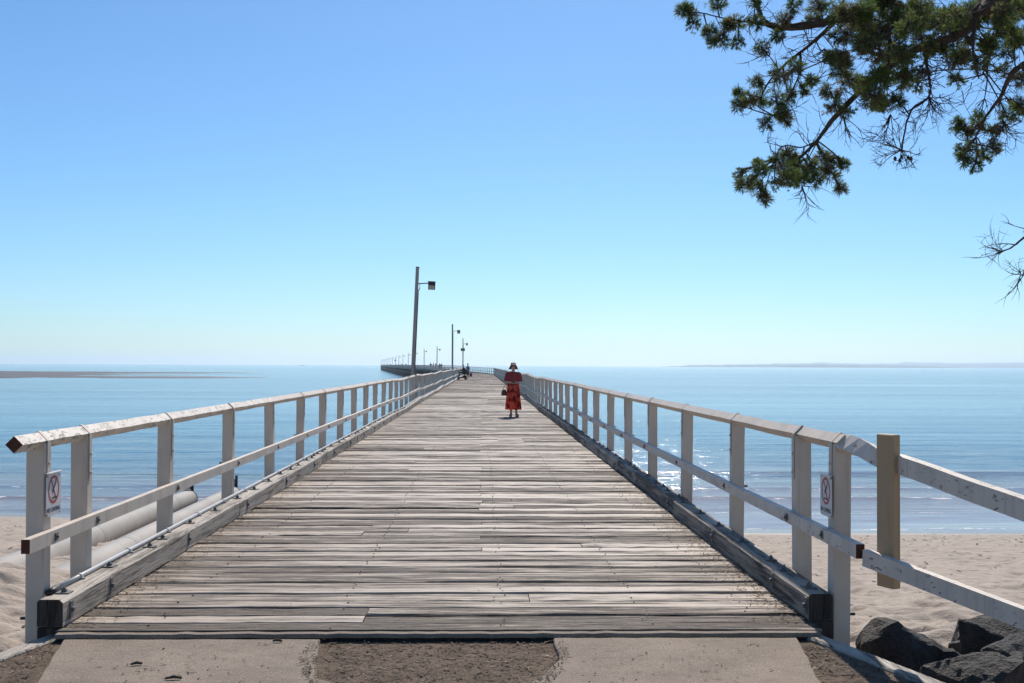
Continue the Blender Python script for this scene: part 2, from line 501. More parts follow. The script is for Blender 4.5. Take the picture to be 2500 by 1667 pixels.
# --- land: dirt and bark litter, concrete path
m = NT('dirt_and_bark')
p = m.pos()
n1 = m.noise(p, 7, 7, 0.78); n2 = m.noise(m.mapping(p, (22, 40, 30)), 1.0, 5, 0.75, 1.5)
c = m.ramp(n1, [(0.3, (0.12, 0.085, 0.06)), (0.7, (0.30, 0.225, 0.165))])
c = m.mix(m.ramp(n2, [(0.58, 0.0), (0.7, 0.8)]), c, (0.045, 0.033, 0.027))
m.pbsdf(c, 0.95, m.bump(m.math('ADD', n1, m.math('MULTIPLY', n2, 0.6)), 0.9, 0.04), 0.15)
M['dirt'] = m.m
m = NT('old_concrete')
p = m.pos()
n1 = m.noise(p, 2.2, 6, 0.65); n2 = m.noise(p, 75, 4, 0.75); n3 = m.noise(p, 130, 2, 0.5)
c = m.ramp(n1, [(0.3, (0.225, 0.172, 0.128)), (0.7, (0.335, 0.262, 0.198))])
c = m.mix(m.ramp(n2, [(0.56, 0.0), (0.66, 0.8)]), c, (0.13, 0.105, 0.085))
c = m.mix(m.ramp(n3, [(0.64, 0.0), (0.70, 0.8)]), c, (0.62, 0.57, 0.51))
c = m.mix(m.ramp(m.noise(m.mapping(p, (1, 2, 1)), 5, 6, 0.75), [(0.52, 0.0), (0.72, 0.6)]), c, (0.15, 0.115, 0.09))
m.pbsdf(c, 0.85, m.bump(m.math('ADD', m.math('MULTIPLY', n1, 0.6), n2), 0.9, 0.010), 0.35)
M['concrete'] = m.m

def poly_slab(name, pts, z0, z1, mat, bev=0.0):
    bm = bmesh.new()
    vs_ = [bm.verts.new((x, y, z1)) for x, y in pts]
    f = bm.faces.new(vs_)
    if f.normal.z < 0: f.normal_flip()
    r = bmesh.ops.extrude_face_region(bm, geom=[f])
    for v in r['geom']:
        if isinstance(v, bmesh.types.BMVert): v.co.z = z0
    bmesh.ops.recalc_face_normals(bm, faces=list(bm.faces))
    if bev:
        top = [e for e in bm.edges if all(abs(v.co.z - z1) < 1e-5 for v in e.verts)]
        bmesh.ops.bevel(bm, geom=top, offset=bev, segments=1, affect='EDGES')
    bmesh.ops.triangulate(bm, faces=[f for f in bm.faces if len(f.verts) > 4])
    me = bpy.data.meshes.new(name); bm.to_mesh(me); bm.free()
    me.materials.append(mat)
    return link_mesh(name, me)
land_pts = [(-90, -60), (90, -60), (90, -4), (30, 1.5), (4.2, 2.4), (2.36, 5.72), (2.02, 6.68), (-2.60, 6.68), (-2.78, 6.0), (-3.1, 3.4), (-30, 2.4), (-90, -4)]
tag(poly_slab('ground', land_pts, -1.6, -0.056, M['dirt']), kind='structure')
cut = []
for i in range(21):
    a = math.pi * i / 20
    ex = 0.55
    cx_, sx_ = math.cos(a), math.sin(a)
    cut.append((-0.25 + 0.69 * math.copysign(abs(cx_) ** ex, cx_) + 0.012 * math.sin(7 * a) + random.uniform(-0.012, 0.012), 6.635 - 1.06 * abs(sx_) ** 0.72 + 0.01 * math.cos(9 * a)))
path_pts = [(1.91, 6.635)] + cut + [(-2.46, 6.635), (-2.25, 5.70), (-1.9, 4.2), (-1.9, 0.62), (1.66, 0.62), (1.66, 4.0), (1.76, 5.70)]
_pp = []
for (ax_, ay_), (bx_, by_) in zip(path_pts, path_pts[1:] + path_pts[:1]):      # worn, uneven slab edges
    n_ = max(1, int(math.hypot(bx_ - ax_, by_ - ay_) / 0.07)) if min(ay_, by_) > 4 else 1
    for k_ in range(n_):
        t_ = k_ / n_
        _pp.append((ax_ + (bx_ - ax_) * t_ + random.uniform(-0.006, 0.006), ay_ + (by_ - ay_) * t_ + random.uniform(-0.006, 0.004)))
path_pts = _pp
tag(poly_slab('bounce_pavement', [(-60, -50), (60, -50), (60, -6), (26, -0.5), (5.2, 0.6), (-4.2, 0.6), (-26, -0.5), (-60, -6)], -0.3, -0.04, M['concrete'], 0.0), kind='structure')  # unseen paving added behind the camera to bounce warm light onto shaded faces
tag(poly_slab('path', path_pts, -0.2, -0.028, M['concrete'], 0.006), kind='structure')

# ---------------------------------------------------------------- pier layout
XL, XR = -2.745, 2.295            # centre lines of the two railings
BEND_L, BEND_R, SLOPE = 186.0, 192.0, -0.108
Y0, YEND = 6.725, 985.0
def sm(a, b, x):
    t = min(max((x - a) / (b - a), 0.0), 1.0)
    return t * t * (3 - 2 * t)
def rise(y): return 0.45 * sm(195, 300, y)
def wave(y, s):
    a = sm(14, 55, y) * (1.0 - sm(150, 200, y))
    return a * (0.022 * math.sin(y / 2.3 + s) + 0.022 * math.sin(y / 3.9 + 2.1 * s) + 0.010 * math.sin(y / 1.1 + 3 * s))
def side_x(side, y, off=0.0):
    x = (XL if side < 0 else XR) - side * off
    b = BEND_L if side < 0 else BEND_R
    return x + (SLOPE * (y - b) if y > b else 0.0)
def zdeck(side, y): return rise(y) + wave(y, 0.7 if side < 0 else 2.9)

pier = empty('pier', (0, Y0, 0))
tag(pier, 'long weathered timber plank pier running out over the sea and bending left', 'pier')
def pchild(o): 
    o.parent = pier; o.matrix_parent_inverse = Matrix.Translation((0, -Y0, 0)); return o

# --- deck planks: eight worn plank shapes, shared
def plank_mesh(k):
    rnd = random.Random(100 + k)
    n = 14
    mb = MB()
    vv = []
    for i in range(n + 1):
        x = i / n - 0.5
        w0 = -0.5 + rnd.uniform(0, 0.014) + (0.05 if rnd.random() < 0.08 else 0)
        w1 = 0.5 - rnd.uniform(0, 0.014) - (0.05 if rnd.random() < 0.08 else 0)
        dz = rnd.uniform(-0.003, 0.002)
        vv += [(x, w0, -0.09), (x, w0, -0.010 + dz), (x, w0 + 0.05, dz), (x, w1 - 0.05, dz + rnd.uniform(-0.002, 0.002)), (x, w1, -0.010 + dz), (x, w1, -0.09)]
    ff = []
    for i in range(n):
        for j in range(5):
            a = i * 6 + j
            ff.append((a, a + 1, a + 7, a + 6))
    ff.append((0, 1, 2, 3, 4, 5)); ff.append(tuple(reversed([n * 6 + j for j in range(6)])))
    mb.add(vv, ff)
    return mb.mesh('plank', M['plank'])
plank_meshes = [plank_mesh(k) for k in range(8)]
rp = random.Random(3)
deck = pchild(empty('deck', (0, Y0, 0)))
y = Y0
rows = []
while y < YEND:
    w = rp.uniform(0.185, 0.25)
    rows.append((y, w)); y += w + rp.choice((0.002, 0.004, 0.004, 0.007, 0.013))
far_v, far_f = [], []
NROW = 196
for i, (y, w) in enumerate(rows):
    yc = y + w / 2
    xa, xb = side_x(-1, yc, 0.205), side_x(1, yc, 0.205)
    j = rp.choice([0.0, 0.0, -1.1, -0.72, 0.0, 0.35, 0.9]) + rp.uniform(-0.03, 0.03) + (SLOPE * (yc - 189) if yc > 189 else 0.0)
    if i < NROW:
        for (a, b) in (((xa, xb),) if rp.random() < 0.5 else ((xa, j - 0.003), (j + 0.003, xb))):
            z = rp.uniform(-0.008, 0.004) + (rp.uniform(-0.012, 0) if rp.random() < 0.2 else 0)
            o = link_mesh('plank', rp.choice(plank_meshes), deck, ((a + b) / 2, yc - Y0, z + wave(yc, 0.7) * 0.5), (rp.uniform(-0.012, 0.012), rp.uniform(-0.0015, 0.0015), rp.uniform(-0.0012, 0.0012)), (b - a, w * rp.choice((1, 1, 1)), 1))
            if rp.random() < 0.5: o.rotation_euler.z += math.pi
    else:
        for (a, b, sa, sb) in ((xa, j - 0.004, -1, 0), (j + 0.004, xb, 0, 1)):
            zl, zr = zdeck(-1, yc), zdeck(1, yc)
            t = (j - xa) / (xb - xa)
            zj = zl + (zr - zl) * t
            za, zb = (zl, zj) if sa == -1 else (zj, zr)
            jz = rp.uniform(-0.008, 0.006)
            sk = SLOPE if yc > 190 else 0.0
            n = len(far_v)
            g = 0.0 if i < 900 else 0.0
            for zz in (-0.08, 0.0):
                far_v += [(a, y, za + zz + jz), (b, y, zb + zz + jz), (b + sk * w, y + w, zb + zz + jz), (a + sk * w, y + w, za + zz + jz)]
            far_f += [(n + 4, n + 5, n + 6, n + 7), (n, n + 1, n + 5, n + 4), (n + 1, n + 2, n + 6, n + 5), (n + 2, n + 3, n + 7, n + 6), (n + 3, n, n + 4, n + 7)]
o = link_mesh('planks', raw_mesh('planks', far_v, far_f, M['plank']), deck, (0, -Y0, 0))
tag(o, kind='stuff')
# rusty spike heads down the planks
mb = MB()
for i, (y, w) in enumerate(rows[:70]):
    for x in (-2.0, -0.9, 0.15, 1.05, 1.75):
        for q in (0.28, 0.72):
            if rp.random() < 0.6:
                mb.box((x + rp.uniform(-0.025, 0.025), y + w * q + rp.uniform(-0.02, 0.02), 0.0025), (0.011, 0.011, 0.006))
tag(mb.build('spike_heads', M['darkmetal'], deck, (0, -Y0, 0)), kind='stuff')

# --- landing edge: a low worn sill in front of the first plank, dark bearer under it
mb = MB()
n = 60
pts = [(-2.52 + 4.58 * i / n, 6.690 + rp.uniform(-0.003, 0.003), -0.020 + rp.uniform(-0.003, 0.003)) for i in range(n + 1)]
mb.sweep(pts, [(-0.032, -0.012), (0.030, -0.012), (0.030, 0.004), (0.022, 0.012), (-0.032, 0.012)])
pchild(mb.build('sill', M['concrete']))
mb = MB(); mb.box((-0.23, 6.697, -0.10), (4.56, 0.05, 0.13)); pchild(mb.build('bearer', M['endgrain']))
for side in (-1, 1):
    mb = MB()
    mb.sweep([(side_x(side, t, 0.135), t, -0.17) for t in list(np.linspace(6.815 if side < 0 else 6.965, 186, 30))], [(-0.072, -0.155), (0.072, -0.155), (0.072, 0.165), (-0.072, 0.165)])
    pchild(mb.build('kerb_bearer', M['endgrain']))

# --- kerb beams along both sides, with bolted plates
KW, KH = 0.155, 0.165
ksec = [(-KW / 2, 0), (KW / 2, 0), (KW / 2, KH - 0.022), (KW / 2 - 0.022, KH), (-KW / 2 + 0.014, KH), (-KW / 2, KH - 0.014)]
mb = MB(); mb.box((0, 0, 0.004), (0.085, 0.085, 0.008), 0.0015); mb.box((0, 0, 0.017), (0.03, 0.03, 0.018), 0.003)
mb.tube([(0, 0, 0.02), (0, 0, 0.036)], 0.009, 6)
top_plate = mb.mesh('bolt_plate', M['steel'])
mb = MB(); mb.box((0.004, 0, 0), (0.008, 0.05, 0.105), 0.0015); mb.box((0.015, 0, 0), (0.018, 0.028, 0.028), 0.003)
side_plate = mb.mesh('face_plate', M['steel'])
post_y = {-1: [6.98, 7.72], 1: [7.05, 7.86]}
y = 9.73
while y < BEND_L: post_y[-1].append(y); y += 2.39
y = 9.89
while y < BEND_R: post_y[1].append(y); y += 2.42
for side in (-1, 1):
    y = 6.80 if side < 0 else 6.95
    k = 0
    while y < 184:
        L = rp.uniform(4.6, 6.4)
        if k == 0: L = 4.9
        y2 = min(y + L, 187)
        ox, oz = rp.uniform(-0.008, 0.008), rp.uniform(0.001, 0.006)
        n = max(8, int((y2 - y) / 0.30)) if y < 30 else 14
        pts = []
        for i in range(n + 1):
            t = y + (y2 - 0.006 - y) * i / n
            pts.append((side_x(side, t, 0.14 - ox) + rp.uniform(-0.002, 0.002), t, zdeck(side, t) + oz + rp.uniform(-0.0015, 0.0015)))
        mb = MB(); mb.sweep(pts, [(-side * a, b) for a, b in ksec][::-1] if side > 0 else ksec)
        ko = pchild(mb.build('kerb_beam', M['kerb'] if side < 0 else M['kerbshade']))
        if k == 0:
            q0 = pts[0]
            mbe = MB(); mbe.add([(q0[0] + a, y - 0.006 + dy, q0[2] + b) for dy in (0, 0.008) for a, b in [(c_ * 0.985, 0.003 + d_ * 0.975) for c_, d_ in ksec]],
                                [tuple(range(6)), tuple(range(11, 5, -1))] + [(i, (i + 1) % 6, 6 + (i + 1) % 6, 6 + i) for i in range(6)])
            link_mesh('stained_end', mbe.mesh('stained_end', M['endgrain']), ko)
        if y < 34:
            t = y + 0.20
            while t < y2 - 0.1:
                link_mesh('bolt_plate', top_plate, ko, (side_x(side, t, 0.14 - ox) + rp.uniform(-0.02, 0.02), t, KH + oz + zdeck(side, t) + 0.0005), (0, 0, rp.uniform(-0.2, 0.2)))
                t += rp.choice([0.40, 0.9, 0.85, 0.62])
            for t in post_y[side]:
                if y + 0.05 < t < y2 - 0.05:
                    link_mesh('face_plate', side_plate, ko, (side_x(side, t, 0.14 - ox + KW / 2 - 0.001), t - 0.05, 0.085 + zdeck(side, t)), (0, 0, 0 if side < 0 else math.pi))
        y = y2; k += 1
    # kerb of the far leg
    mb = MB()
    pts = [(side_x(side, t, 0.14), t, zdeck(side, t)) for t in np.linspace(187.2 if side < 0 else 188, YEND, 60)]
    mb.sweep(pts, ksec)
    pchild(mb.build('kerb_beam', M['kerb']))

# --- conduit clipped to the seaward edge of the left kerb
mb = MB()
pts = [(side_x(-1, t, 0.085), t, KH + 0.022 + zdeck(-1, t)) for t in ([7.06] + list(np.arange(7.6, 172, 1.2)))]
mb.tube(pts, 0.0165, 8)
cond = pchild(mb.build('conduit', M['pvc']))
mb = MB(); mb.tube([(side_x(-1, 6.93, 0.085), 6.93, KH + 0.016), (side_x(-1, 7.07, 0.085), 7.07, KH + 0.022)], 0.024, 8)
link_mesh('conduit_boot', mb.mesh('conduit_boot', M['darkmetal']), cond)
mb = MB(); mb.tube([(0, -0.014, 0), (0, 0.014, 0)], 0.022, 8); mb.box((0.025, 0, -0.012), (0.03, 0.022, 0.012))
clip = mb.mesh('clip', M['pvc'])
for t in np.arange(7.45, 40, 1.02):
    link_mesh('clip', clip, cond, (side_x(-1, t, 0.085), t, KH + 0.022 + zdeck(-1, t)))

# --- girders, crossheads and piles
for off in (0.35, 1.7, 3.2, 4.6):
    mb = MB()
    pts = [(side_x(-1, t, off), t, rise(t) - 0.27) for t in list(np.linspace(6.9, 186, 40)) + list(np.linspace(187, YEND, 50))]
    mb.sweep(pts, [(-0.11, -0.15), (0.11, -0.15), (0.11, 0.15), (-0.11, 0.15)])
    pchild(mb.build('girder', M['endgrain']))
mb = MB(); mb.box((0, 0, 0), (5.9, 0.26, 0.24), 0.012)
xhead = mb.mesh('crosshead', M['endgrain'])
mb = MB(); mb.tube([(0, 0, 0), (0, 0, -4.4)], 0.17, 10)
pile = mb.mesh('pile', M['endgrain'])
for t in np.arange(11.0, 60, 3.05):
    o = link_mesh('crosshead', xhead, pier, (side_x(-1, t, 2.52), t - Y0, -0.545))
    for k in (0.5, 2.5, 4.5):
        link_mesh('pile', pile, o, (-2.52 + k, 0, -0.1))
mb = MB()
for t in np.arange(63, YEND, 6.1):
    mb.box((side_x(-1, t, 2.6), t, rise(t) - 0.56), (6.4, 0.3, 0.3))
    for k in (0.2, 2.6, 5.0):
        x = side_x(-1, t, k)
        mb.tube([(x, t, rise(t) - 0.6), (x - (0.25 if k < 1 else 0), t, -4.6)], 0.2, 6)
    if t > 180:
        xa = side_x(-1, t, 0.2)
        mb.sweep([(xa - 0.05, t, rise(t) - 0.8), (side_x(-1, t, 5.0), t, -2.7)], [(-0.05, -0.12), (0.05, -0.12), (0.05, 0.12), (-0.05, 0.12)])
        mb.sweep([(xa - 0.2, t, rise(t) - 1.5), (side_x(-1, t + 6.1, 0.2) - 0.2, t + 6.1, rise(t) - 1.5)], [(-0.06, -0.13), (0.06, -0.13), (0.06, 0.13), (-0.06, 0.13)])
tag(pchild(mb.build('piles', M['endgrain'])), kind='stuff')

# ---------------------------------------------------------------- railings
PW = 0.112
RZ = 1.12                        # centre of the diamond-set top rail
mb = MB(); mb.box((0, 0, 0.28), (PW, PW, 1.66), 0.006)      # -0.55 .. 1.11
post_mesh = mb.mesh('post', M['paint'])
prof = [(0.0585, 0.80), (0.0585, 1.118), (0.0, 1.178), (-0.0585, 1.118), (-0.0585, 0.98)]
def strap_mesh():
    mb = MB()
    for (a, b) in zip(prof[:-1], prof[1:]):
        d = Vector((b[0] - a[0], b[1] - a[1])).normalized()
        nx, nz = d.y * 0.005, -d.x * 0.005
        vv = []
        for yy in (-0.021, 0.021):
            vv += [(a[0], yy, a[1]), (b[0], yy, b[1]), (b[0] + nx, yy, b[1] + nz), (a[0] + nx, yy, a[1] + nz)]
        mb.add(vv, [(0, 1, 2, 3), (7, 6, 5, 4), (0, 4, 5, 1), (1, 5, 6, 2), (2, 6, 7, 3), (3, 7, 4, 0)])
    for z in (0.85, 0.98):
        mb.tube([(0.062, 0, z), (0.072, 0, z)], 0.010, 6)
    return mb.mesh('strap', M['paint'])
strap = strap_mesh()
mb = MB(); mb.box((0.114, 0, 0.525), (0.006, 0.045, 0.05), 0.001); mb.tube([(0.115, 0, 0.525), (0.128, 0, 0.525)], 0.010, 6)
bolt = mb.mesh('rail_bolt', M['steel'])
mb = MB(); mb.tube([(-0.056, 0, 0.02), (-0.105, 0, 0.02)], 0.010, 6)
tip = mb.mesh('bolt_tip', M['darkmetal'])
hd = 0.052
dia = [(0, -hd), (hd, 0), (0, hd), (-hd, 0)]
mids = [(-0.025, -0.042), (0.025, -0.042), (0.025, 0.042), (-0.025, 0.042)]
rails = {}
for side, words in ((-1, 'white timber railing on the left side of the pier, beside the outfall pipes'), (1, 'white timber railing on the right side of the pier, ending in a tan board')):
    rr = empty('railing', (side_x(side, 6.9), 6.9, 0))
    tag(rr, words, 'railing', 'railings along the pier')
    rails[side] = rr
    inv = Matrix.Translation((-side_x(side, 6.9), -6.9, 0))
    def put(o, par=rr, inv=inv):
        o.parent = par; o.matrix_parent_inverse = inv; return o
    ry = random.Random(40 + side)
    for i, t in enumerate(post_y[side]):
        z = zdeck(side, t) + (ry.uniform(-0.004, 0.004) if t < 30 else ry.uniform(-0.012, 0.012))
        o = put(link_mesh('post', post_mesh, None, (side_x(side, t), t, z), (ry.uniform(-0.009, 0.009), ry.uniform(-0.011, 0.011), ry.uniform(-0.04, 0.04) + (0 if side < 0 else math.pi))))
        if t < 75:
            link_mesh('strap', strap, o, (0, ry.uniform(-0.01, 0.01), 0))
            link_mesh('rail_bolt', bolt, o)
            link_mesh('bolt_tip', tip, o)
            if ry.random() < 0.5: link_mesh('bolt_tip', tip, o, (0.01, 0, 0.505))
    # far-leg posts: the first ones that show singly, the rest in one piece
    y = (BEND_L if side < 0 else BEND_R) + 1.0
    k = 0
    mb = MB()
    while y < YEND:
        if k < (16 if side > 0 else 6):
            put(link_mesh('post', post_mesh, None, (side_x(side, y), y, zdeck(side, y)), (0, 0, 0.107)))
        else:
            x, z = side_x(side, y), zdeck(side, y)
            mb.add([(x + a * 0.056, y + b * 0.056, z + c) for a, b in ((-1, -1), (1, -1), (1, 1), (-1, 1)) for c in (-0.5, 1.1)],
                   [(0, 2, 3, 1), (2, 4, 5, 3), (4, 6, 7, 5), (6, 0, 1, 7)])
        k += 1; y += 3.1
    tag(put(mb.build('posts', M['paint'])), kind='stuff')
    # rails, in lengths that butt at a post
    def rail(name, y0, y1, off, zc, sec, mat, step, jit):
        pts = []
        n = max(2, int(math.ceil((y1 - y0) / step)))
        for i in range(n + 1):
            t = y0 + (y1 - y0) * i / n
            pts.append((side_x(side, t, off) + ry.uniform(-jit, jit), t, zc + zdeck(side, t) + ry.uniform(-jit, jit)))
        mb = MB(); mb.sweep(pts, sec)
        return put(mb.build(name, mat))
    py = post_y[side]
    starts = [6.60 if side < 0 else 6.93] + [py[i] for i in range(4, len(py), 2)] + [187.0]
    for i, (a, b) in enumerate(zip(starts[:-1], starts[1:])):
        worn = (side < 0 and i == 0) or ry.random() < 0.25
        o = rail('top_rail', a, b - 0.004, 0, RZ, dia, (M['peelmore'] if (side < 0 and i == 0) else M['peel']) if worn else M['paint'], 0.35 if a < 40 else 1.2, 0.0022)
        if side < 0 and i == 0:
            mbe = MB(); mbe.box((side_x(-1, 6.6), 6.597, RZ), (0.071, 0.007, 0.071), 0, Matrix.Rotation(R(45), 3, 'Y'))
            link_mesh('end_grain', mbe.mesh('end_grain', M['rustwood']), o)
    starts = [6.58 if side < 0 else 6.41] + [py[i] for i in range(3, len(py), 3)] + [187.0]
    for i, (a, b) in enumerate(zip(starts[:-1], starts[1:])):
        o = rail('middle_rail', a, b - 0.004, PW / 2 + 0.0265, 0.525, mids, M['peel'] if (side > 0 and i < 2) else M['paint'], 0.5 if a < 40 else 1.2, 0.0015)
        if i == 0:
            mbe = MB(); mbe.box((side_x(side, a, PW / 2 + 0.0265), a - 0.003, 0.525), (0.049, 0.007, 0.083))
            link_mesh('end_grain', mbe.mesh('end_grain', M['rustwood']), o)
    for (nm, off, zc, sec) in (('top_rail', 0, RZ, dia), ('middle_rail', PW / 2 + 0.0265, 0.525, mids)):
        mb = MB()
        mb.sweep([(side_x(side, t, off), t, zc + zdeck(side, t)) for t in [187.0, 189.0, 192.0, 194] + list(np.linspace(200, YEND, 60))], sec)
        put(mb.build(nm, M['paint']))

# --- splayed end rails and tan board at the right-hand end
rr = rails[1]
inv = Matrix.Translation((-side_x(1, 6.9), -6.9, 0))
def putr(o):
    o.parent = rr; o.matrix_parent_inverse = inv; return o
A, B = Vector((2.30, 6.985, 1.115)), Vector((2.72, 4.0, 0.822))
n = 26
mb = MB()
mb.sweep([A + (B - A) * (i / n) + Vector((0, 0, 0.012 * math.sin(i * 0.9))) * (1 if i < 6 else 0.15) for i in range(n + 1)],
         [(-0.030, -0.052), (0.030, -0.052), (0.030, 0.052), (-0.030, 0.052)],
         angs=[R(40) * max(0, 1 - i / 5.0) for i in range(n + 1)])
putr(mb.build('splayed_top_rail', M['peel']))
A2, B2 = Vector((2.235, 6.375, 0.495)), Vector((2.90, 4.0, 0.34))
mb = MB()
mb.sweep([A2 + (B2 - A2) * (i / 12) for i in range(13)], [(-0.024, -0.048), (0.024, -0.048), (0.024, 0.048), (-0.024, 0.048)])
o = putr(mb.build('splayed_lower_rail', M['peel']))
mb = MB(); mb.box((2.228, 6.385, 0.50), (0.022, 0.035, 0.045), 0.008)
link_mesh('broken_end', mb.mesh('broken_end', M['rustwood']), o)
ang = math.atan2(-(B - A).x, -(B - A).y)
dirv = Vector((0.44, -0.90, 0)).normalized()
q = 0.22
bc = A + (B - A) * q
Mz = Matrix.Rotation(math.atan2(dirv.y, dirv.x), 3, 'Z')
sidev = Vector((dirv.y, -dirv.x, 0)).normalized()
if sidev.x > 0: sidev = -sidev
mb = MB(); mb.box((bc.x + sidev.x * 0.058, bc.y + sidev.y * 0.058, 0.776), (0.130, 0.056, 0.875), 0.005, Mz)
o = putr(mb.build('board', M['tan'])); o['label'] = 'tan upright board across the splayed rails'
mb = MB(); mb.tube([(bc.x + sidev.x * 0.083, bc.y + sidev.y * 0.083, 0.44), (bc.x + sidev.x * 0.088, bc.y + sidev.y * 0.088, 0.44)], 0.009, 8)
link_mesh('board_bolt', mb.mesh('board_bolt', M['darkmetal']), o)
mb = MB(); mb.box((2.83, 4.05, 0.33), (0.11, 0.11, 1.1), 0.006)
putr(mb.build('end_post', M['paint']))

# ---------------------------------------------------------------- edge timbers of the landing
def edge(pts, words, cat):
    mb = MB(); mb.sweep(pts, [(-0.055, -0.10), (0.055, -0.10), (0.055, 0.0), (0.045, 0.012), (-0.045, 0.012), (-0.055, 0.0)])
    tag(mb.build('edging_timber', M['kerb']), words, cat, 'edging timbers of the landing')
edge([(1.99, 6.80, -0.040), (2.16, 6.33, -0.046), (2.36, 5.74, -0.050), (2.75, 4.7, -0.055), (3.2, 3.5, -0.06)], 'grey edging timber beside the rocks at the right of the path', 'edging')
edge([(-2.55, 6.78, -0.050), (-2.62, 6.55, -0.050), (-2.72, 6.22, -0.052), (-3.0, 5.2, -0.06), (-3.2, 4.0, -0.06)], 'grey edging timber beside the sand at the left of the path', 'edging')

# ---------------------------------------------------------------- signs on the end posts
def text_mesh(s, size, mat):
    cu = bpy.data.curves.new('lettering', 'FONT')
    cu.body = s; cu.size = size; cu.align_x = 'CENTER'; cu.extrude = 0.0005; cu.space_character = 1.05
    o = bpy.data.objects.new('tmp', cu); COL.objects.link(o)
    dg = bpy.context.evaluated_depsgraph_get()
    me = bpy.data.meshes.new_from_object(o.evaluated_get(dg))
    me.name = 'lettering'
    bpy.data.objects.remove(o)
    me.materials.clear(); me.materials.append(mat)
    return me
def no_diving(loc, rot, words):
    e = empty('no_diving_sign', loc); e.rotation_euler = rot
    tag(e, words, 'sign', 'no diving signs on the end posts')
    w, h = 0.235, 0.268
    bm = bmesh.new(); bmesh.ops.create_cube(bm, size=1.0)
    for v in bm.verts: v.co = Vector((v.co.x * w, v.co.y * h, v.co.z * 0.003))
    bmesh.ops.bevel(bm, geom=[x for x in bm.edges if abs(x.verts[0].co.z - x.verts[1].co.z) > 0.001], offset=0.018, segments=4, affect='EDGES')
    me = bpy.data.meshes.new('plate'); bm.to_mesh(me); bm.free(); me.materials.append(M['signwhite'])
    pl = link_mesh('plate', me, e)
    mb = MB(); mb.box((0, h / 2 + 0.002, 0.006), (w * 0.97, 0.006, 0.026))
    mb.build('rain_lip', M['signwhite'], e)
    mb = MB()
    k, cy, ro, ri = 40, 0.028, 0.088, 0.072
    vv = []
    for i in range(k):
        a = 2 * math.pi * i / k
        for r_ in (ro, ri):
            vv.append((r_ * math.cos(a), cy + r_ * math.sin(a), 0.0024))
    mb.add(vv, [(2 * i, 2 * ((i + 1) % k), 2 * ((i + 1) % k) + 1, 2 * i + 1) for i in range(k)])
    mb.build('prohibition_ring', M['signred'], e)
    mb = MB(); mb.box((0, cy, 0.0024), (0.013, 0.150, 0.0006), 0, Matrix.Rotation(R(33), 3, 'Z'))
    mb.build('slash', M['signred'], e)
    mb = MB()
    def bar(a, b, w_):
        d = Vector((b[0] - a[0], b[1] - a[1], 0))
        mb.box(((a[0] + b[0]) / 2, (a[1] + b[1]) / 2, 0.0033), (d.length, w_, 0.0006), 0, Matrix.Rotation(math.atan2(d.y, d.x), 3, 'Z'))
    bar((0.034, 0.072), (0.006, 0.040), 0.011); bar((0.006, 0.040), (-0.018, 0.010), 0.012); bar((0.0, 0.034), (-0.030, 0.026), 0.007)
    bar((0.034, 0.072), (0.030, 0.088), 0.007)
    mb.build('diver_figure', M['signblack'], e)
    mb = MB(); mb.box((0.006, -0.022, 0.0036), (0.076, 0.009, 0.0006)); mb.build('board_line', M['signblack'], e)
    link_mesh('lettering', text_mesh('NO DIVING', 0.040, M['signblack']), e, (0, -0.108, 0.0024))
    for x_ in (-0.1, 0.1):
        for y_ in (0.115, -0.122):
            mb = MB(); mb.tube([(x_, y_, 0.001), (x_, y_, 0.005)], 0.004, 6); mb.build('rivet', M['steel'], e)
no_diving((side_x(-1, 6.9, 0.0) + PW / 2 + 0.012, 7.03, 0.782), (R(90), 0, R(90)), 'white no diving sign with red ring on the left end post of the pier')
no_diving((side_x(1, 6.9, 0.0) - PW / 2 - 0.012, 7.09, 0.772), (R(90), 0, R(-90)), 'white no diving sign with red ring on the right end post, near the tan board')

